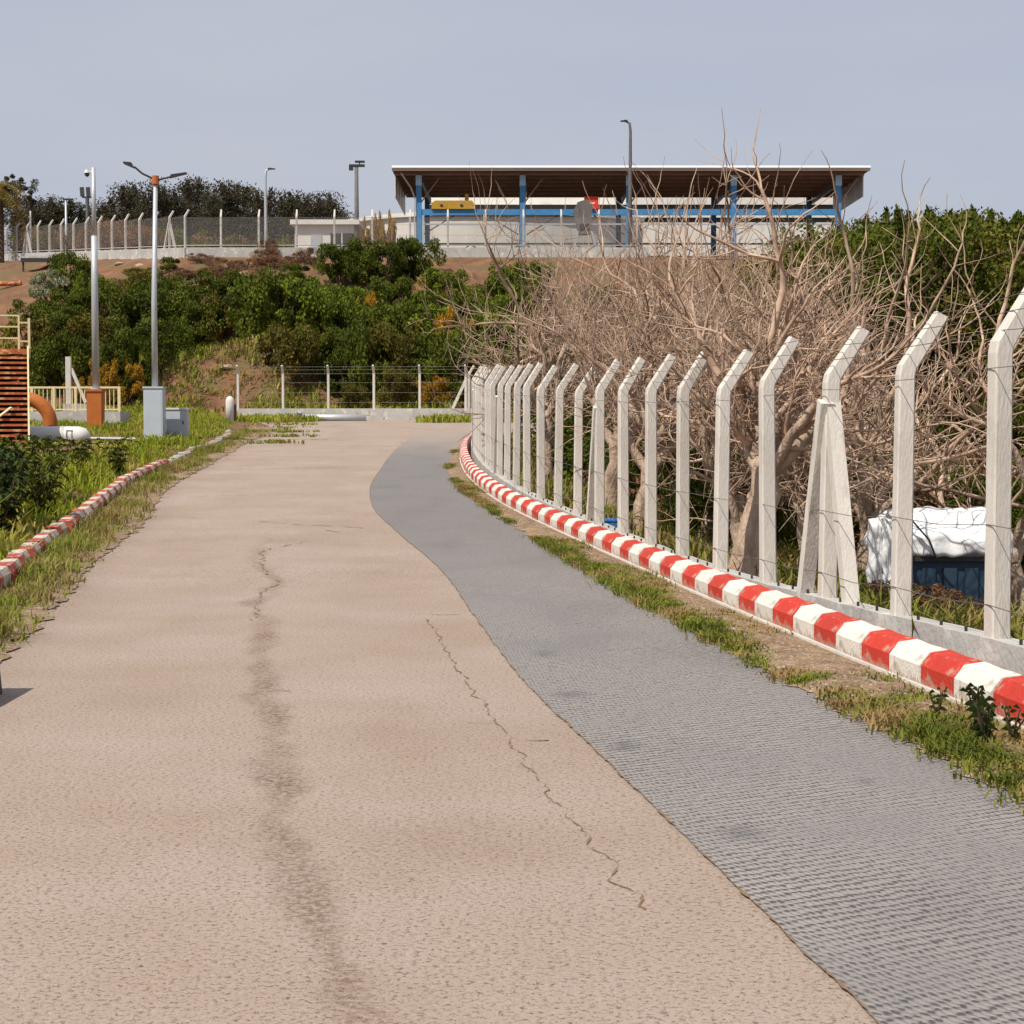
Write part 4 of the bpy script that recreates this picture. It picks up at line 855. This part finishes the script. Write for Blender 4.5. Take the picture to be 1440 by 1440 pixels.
# plain block added in place of a vehicle's edge at the left road edge
o = tag(empty('vehicle_stand_in', (-3.435, 11.6, 0)), 'low dark barrier block with white top at the left road edge', 'barrier')
MB().prism([(-.22,0),(.08,0),(.05,.34),(-.2,.34)], (0,-.5,0), (0,.5,0), Vector((1,0,0))).build('body', M['dark'], o); MB().prism([(-.2,.342),(.05,.342),(.02,.45),(-.17,.45)], (0,-.5,0), (0,.5,0), Vector((1,0,0))).build('top', M['wpipe'], o)

# ------------------------------------------------------------------ tarpaulin shelter and scraps behind the fence
o = tag(empty('tarpaulin_shelter', (5.22, 22.4, -.9)), 'low dark blue shed covered by a crumpled white tarpaulin behind the fence', 'shelter')
MB().box((-.58,0,0),(.78,1.5,.98)).build('side_sheet', M['bluebox'], o)
for i in range(5): MB().box((-.5+i*.26,-.03,.05),(-.34+i*.26,-.003,.9)).build('sheet_rib', M['bluebox'], o)
MB().box((-.62,-.06,.985),(.82,.04,1.04)).build('eave_board', M['dark'], o)
b = MB(); nx_, ny_ = 40, 30
for j in range(ny_+1):
    for i in range(nx_+1):
        u, v = i/nx_, j/ny_; xx = -.66+1.5*u; 
        zz = 1.06+.50*min(1, v*2.2)+.07*noise.noise(Vector((u*5, v*4, 2)))+.035*noise.noise(Vector((u*14, v*7, 5)))
        yy = -.10+1.5*max(0, v-.18)+.07*noise.noise(Vector((u*7, v*6, 9)))
        if u < .18: k = (.18-u)/.18; xx -= .12*k; zz -= .55*k*k*(1-.2*v)
        b.v.append((xx, yy, zz))
for j in range(ny_):
    for i in range(nx_): q = j*(nx_+1)+i; b.f.append((q, q+1, q+nx_+2, q+nx_+1))
tp = b.build('tarpaulin', M['tarp'], o, True); sm = tp.modifiers.new('thickness', 'SOLIDIFY'); sm.thickness = .012
b = MB(); 
for i in range(7):
    pts = [(-.86+.05*i+.02*math.sin(k*2+i), -.02-.03*i, 1.5-.13*k) for k in range(8)]
    b.tube(pts, [.045+.02*math.sin(k*1.7+i) for k in range(8)], 6)
b.build('tarpaulin_fold', M['tarp'], o, True)
MB().tube([(-.5,-.16,1.6),(-.2,-.2,1.25),(-.1,-.16,1.02)], .012, 5).build('rope', M['dark'], o)
o = tag(empty('blue_scrap', (1.5, 28., .02)), 'piece of bright blue plastic lying behind the fence by the dark trunk', 'scrap')
MB().box((-.15,-.1,0),(.12,.12,.12)).build('panel', M['brightblue'], o); MB().box((-.17,-.115,.12),(.14,.13,.15)).build('rim', M['brightblue'], o)
o.location.z = zr(28)+.06; MB().box((-.25,-.2,-.5),(.22,.2,-.002)).build('crate_base', M['dark'], o)

# ------------------------------------------------------------------ rocks on the bank and stones on the verges
def rock_mesh(seed):
    r = random.Random(seed); b = MB(); n = 7
    prof = [(.0,1.),(.55,.85),(1.,.25),(.9,-.3)]
    b.v.append((0,0,.62))
    for a, hh in prof[1:]:
        for k in range(n): t = 6.283*k/n; s = a*r.uniform(.75,1.2); b.v.append((s*math.cos(t), s*math.sin(t)*.8, hh*.6*r.uniform(.8,1.15)))
    b.f += [(0, 1+k, 1+(k+1) % n) for k in range(n)]
    for l in range(2):
        for k in range(n): b.f.append((1+l*n+k, 1+(l+1)*n+k, 1+(l+1)*n+(k+1) % n, 1+l*n+(k+1) % n))
    b.f.append(tuple(1+2*n+k for k in range(n))[::-1]); return b.mesh('rock', M['rock'])
RM = [rock_mesh(i) for i in range(4)]
rs = random.Random(21)
for i in range(46):
    px = rs.choice([rs.uniform(180,470), rs.uniform(60,470)]); t = rs.uniform(.42,.93) if rs.random() < .75 else .14; X = at(px, 112); Y = 96+t*(top_y(X)-96); s = rs.uniform(.14,.4)
    tag(link('rock', RM[i % 4], None, (X, Y, zg(X, Y)-.05*s), (rs.uniform(-.3,.3), rs.uniform(-.3,.3), rs.random()*6), (s*1.2, s, s*.8)), 'pale rough rock lying on the bare soil of the bank', 'rock', 'rocks on the bank')
for i in range(200):
    right = rs.random() < .6; y = rs.uniform(7, 48); a, c_ = (float(ra(y)), float(rk(y))) if right else (float(lr(y)), lkx(y)); t = rs.uniform(.03,.95) if right else rs.uniform(-.1,.4); x = a+(c_-a)*t; s = rs.uniform(.008,.03)*(1+.03*y)
    tag(link('stone', RM[i % 4], None, (x, y, zr(y)+.02), (rs.uniform(-.4,.4), 0, rs.random()*6), (s*1.4, s, s*.8)), 'small pale stone on the earth beside the '+('striped right kerb' if right else 'weedy left kerb'), 'stone', 'stones along the '+('right' if right else 'left')+' verge')

# ------------------------------------------------------------------ grass
def grass(name, pts, hmin, hmax, w, material, lean=.5, parent=None):
    rng = np.random.default_rng(len(pts)); P = np.array(pts, float); n = len(P)
    h = rng.uniform(hmin, hmax, n)[:,None]*(P[:,3:4] if P.shape[1] > 3 else 1); P = P[:,:3]
    a = rng.uniform(0, 6.283, n); d = np.stack([np.cos(a), np.sin(a), np.zeros(n)], 1); s = np.stack([-np.sin(a), np.cos(a), np.zeros(n)], 1)
    ln = rng.uniform(.1, lean, n)[:,None]*h; ww = w*rng.uniform(.6, 1.4, n)[:,None]; up = np.array([[0,0,1.]])
    m1 = P+d*ln*.35+up*h*.6; tp = P+d*ln*1.1+up*h*rng.uniform(.75,1.,n)[:,None]
    q = np.stack([P-s*ww*.5, P+s*ww*.5, m1+s*ww*.45, m1-s*ww*.45, tp], 1).reshape(-1,3)
    base = np.arange(n)[:,None]*5; li = np.concatenate([base+np.array([[0,1,2,3]]), base+np.array([[3,2,4]])], 1).ravel()
    m = bpy.data.meshes.new(name); m.vertices.add(len(q)); m.vertices.foreach_set('co', q.ravel()); m.loops.add(len(li)); m.loops.foreach_set('vertex_index', li)
    m.polygons.add(2*n); m.polygons.foreach_set('loop_start', np.stack([np.arange(n)*7, np.arange(n)*7+4], 1).ravel()); m.polygons.foreach_set('loop_total', np.tile([4,3], n))
    m.materials.append(material); m.update(calc_edges=True); return link(name, m)
rs = random.Random(31)
def verge_z(x, y): return zr(y)+.02
# tufts on the left verge between road and kerb
P = []
for i in range(2600):
    y = 5+rs.random()**1.3*70; t = rs.triangular(-.06, 1.1, .6); a, c_ = float(lr(y)), lkx(y); x = a+(c_-a)*t
    dens = noise.noise(Vector((x*.9, y*.5, 2)))
    if dens < -.3 and t < .5: continue
    k = rs.randint(8, 16); hh = .5+1.5*max(0, dens+.1)
    for j in range(k): P.append((x+rs.gauss(0,.07), y+rs.gauss(0,.08), zr(y)+.01, hh*(.3+.55*math.sin(3.14*min(1, max(.05, t))))))
tag(grass('verge_grass', P, .10, .34, .016, GM['dry'], 1.), 'dry yellowish grass tufts along the left road edge', 'grass', kind='stuff')
P = []
for i in range(5200):
    y = 9+rs.random()**1.15*82; x = lkx(min(y, 79))-.15-rs.random()**1.2*9.5*min(1, .35+y/45)
    if y > 80 and x > -11.5-(y-80)*.3: continue
    dens = noise.noise(Vector((x*.45, y*.25, 8))); k = rs.randint(9, 15); hh = (.5+.8*max(0, dens+.35))*(1-.45*sstep(34, 54, y)*(1 if 52 < y < 68 else .8))*(.35+.65*sstep(.1, 1.0, lkx(min(y,79))-x))*(.3 if x < -11.8 and 46 < y < 63 else 1)
    for j in range(k): P.append((x+rs.gauss(0,.14), y+rs.gauss(0,.18), zg(x, y)-.03, hh))
tag(grass('lush_weeds', P, .22, .72, .035, GM['lush'], .9), 'lush yellow-green grass and weeds behind the left kerb', 'grass', kind='stuff')
# right strip between asphalt and kerb
P = []
for i in range(6500):
    y = 5+rs.random()**1.3*60; a, c_ = float(ra(y)), float(rk(y)); t = rs.triangular(-.12, .9, .25); x = a+(c_-a)*t
    dens = noise.noise(Vector((x*.8, y*.33, 5)))+(.4 if 12.4 < y < 22 else .12)+(.25 if t < .35 else -.12)-(.38 if y > 22 else 0)
    if dens < -.02: continue
    k = rs.randint(10, 18)
    for j in range(k): P.append((x+rs.gauss(0,.06), y+rs.gauss(0,.07), zr(y)+.02, .5+dens))
tag(grass('kerb_grass', P, .03, .11, .011, GM['green'], 1.6), 'short green grass patches between the asphalt strip and the striped kerb', 'grass', kind='stuff')
# thicket floor behind the right fence
P = []
for i in range(5200):
    y = 9+rs.random()**1.2*60; x = float(fx(min(y, 66)))+.25+rs.random()*9
    k = rs.randint(7, 12); dens = noise.noise(Vector((x*.6, y*.4, 1)))
    for j in range(k): P.append((x+rs.gauss(0,.15), y+rs.gauss(0,.15), zg(x, y)-.03, .7+.6*dens))
tag(grass('undergrowth', P, .2, .75, .03, GM['green'], 1.), 'rough green and brown undergrowth behind the right fence', 'undergrowth', kind='stuff')
# bank foot and mound
P = []
for i in range(4200):
    y = rs.uniform(93.5, 108); x = rs.uniform(-26, 0)
    if noise.noise(Vector((x*.3, y*.3, 4))) < -.05 or (math.hypot(x+13.3, y-101.5) < 4.2 and rs.random() < .62) or (math.hypot(x+17.8, y-100.5) < 3 and rs.random() < .7): continue
    for j in range(8): P.append((x+rs.gauss(0,.3), y+rs.gauss(0,.3), zg(x, y)-.05, 1))
for i in range(380):
    y = rs.uniform(87, 92.3); x = rs.uniform(-4.2, 2) if rs.random() < .6 else rs.uniform(-14,-9.5)
    if y < 90 and x > -4.2+(92-y)*.5 and x < -2.3: pass
    for j in range(8): P.append((x+rs.gauss(0,.25), y+rs.gauss(0,.25), zr(y)-.02, .8))
Q = []
for i in range(520):
    a = rs.choice([(-13.3,102),(-17.8,101)]); x, y = a[0]+rs.gauss(0,2.2), a[1]-1+rs.gauss(0,2.)
    for j in range(7): Q.append((x+rs.gauss(0,.25), y+rs.gauss(0,.25), zg(x, y)-.05, 1.))
for i in range(110):
    c_ = rs.choice([(-9.2,74,.9,.7),(-8.6,69,.8,.5),(-9.9,79,1.,.8),(-8.2,63,.5,.5),(-10.5,84,1.2,.8)]); x, y = c_[0]+rs.gauss(0,c_[2]), c_[1]+rs.gauss(0,c_[3])
    for j in range(8): Q.append((x+rs.gauss(0,.12), y+rs.gauss(0,.12), zr(y)-.01, .32))
tag(grass('dry_grass', Q, .2, .55, .06, GM['dry'], 1.2), 'dry straw-coloured grass on the mound and at the broken road edge', 'grass', kind='stuff')
tag(grass('bank_grass', P, .2, .6, .07, GM['lush'], 1.), 'grass at the foot of the bank and before the far wall', 'grass', kind='stuff')

# leafy weeds
def weed_mesh(seed, n_st, h, leaf, material, droop=.4, asp=.2, per=3):
    r = random.Random(seed); b = MB(); lf = MB()
    for i in range(n_st):
        a = r.random()*6.283; le = r.uniform(.1,.5); pts = [Vector((0,0,0))]
        for k in range(1, 6): t = k/5; pts.append(Vector((math.cos(a)*le*h*t**1.3, math.sin(a)*le*h*t**1.3, h*r.uniform(.9,1.05)*t)))
        b.tube(pts, [.012*(1-.7*k/5) for k in range(6)], 4)
        for k in range(1, 6):
            for q in range(per):
                aa = r.random()*6.283; d = Vector((math.cos(aa), math.sin(aa), r.uniform(-.2,.7))).normalized(); s = d.cross(Vector((0,0,1))).normalized(); L_ = leaf*r.uniform(.6,1.2); p = pts[k]
                mid = p+d*L_*.5; tip = p+d*L_-Vector((0,0,droop*L_))
                lf.add([p, mid+s*L_*asp+Vector((0,0,.02)), tip, mid-s*L_*asp+Vector((0,0,.02)), mid-Vector((0,0,.01))], [(0,1,4),(1,2,4),(2,3,4),(3,0,4)])
    return lf.mesh('leaves', material), b.mesh('stem', M['stem'])
WM = [weed_mesh(1, 9, .85, .22, LM['dark']), weed_mesh(2, 8, .8, .24, LM['weed']), weed_mesh(3, 5, .26, .07, LM['weed'], .1, .10, 1), weed_mesh(4, 6, .2, .08, LM['weed'], .3, .10, 1)]
def weed(v, x, y, s, label, group, z=None):
    r = tag(empty('leafy_weed', (x, y, zg(x, y)-.02 if z is None else z), rs.random()*6), label, 'weed', group)
    link('leaves', WM[v][0], r, scale=(s,)*3); link('stem', WM[v][1], r, scale=(s,)*3)
for i in range(22):
    y = rs.uniform(24, 34); x = lkx(y)-rs.uniform(.6, 2.6)
    weed(i % 2, x, y, rs.uniform(.9,1.35), 'dark broad-leaved weed among the lush grass behind the left kerb', 'broad-leaved weeds behind the left kerb')
for i in range(10):
    y = rs.uniform(34, 46); x = lkx(y)-rs.uniform(.5, 3)
    weed(i % 2, x, y, rs.uniform(.7,1.1), 'smaller dark weed in the grass towards the grey cabinets', 'weeds towards the cabinets')
for x, y, s in ((2.62,10.3,1.),(2.75,10.9,.9),(2.55,9.9,1.1),(2.9,9.8,.9),(2.72,10.0,.8),(2.5,10.8,.7),(2.8,9.3,1.)):
    weed(2+(int(y*10) % 2), x, y, s, 'small dark spindly weed beside the striped kerb', 'spindly weeds beside the striped kerb', zr(y)+.03)

# pieces of parts: hang each on the part it belongs to (last sibling of that name built before it)
SUB = {'handle':'door','mullion':'window','camera_dome':'camera_housing','cabinet_door':'base_cabinet','cabinet_lid':'base_cabinet','block_cap':'base_block','sign_stripe':'sign_board','column_head':'column','lamp_head':('arm','pole'),'tarpaulin_fold':'tarpaulin','pipe_mark':'pipe_run','pipe_band':'pipe_run','tread_stiffener':'tread','sheet_rib':'side_sheet','bolt_hole':'body','chute_door':'bin'}
kids = {}
for o_ in list(COL.objects):
    if o_.parent and o_.parent.parent is None: kids.setdefault(o_.parent, []).append(o_)
for root, ks in kids.items():
    for i, k_ in enumerate(ks):
        want = SUB.get(k_.name.split('.')[0])
        if not want: continue
        want = (want,) if isinstance(want, str) else want
        for w_ in want:
            c_ = [q for q in ks[:i] if q.name.split('.')[0] == w_]
            if c_: k_.parent = c_[-1]; break
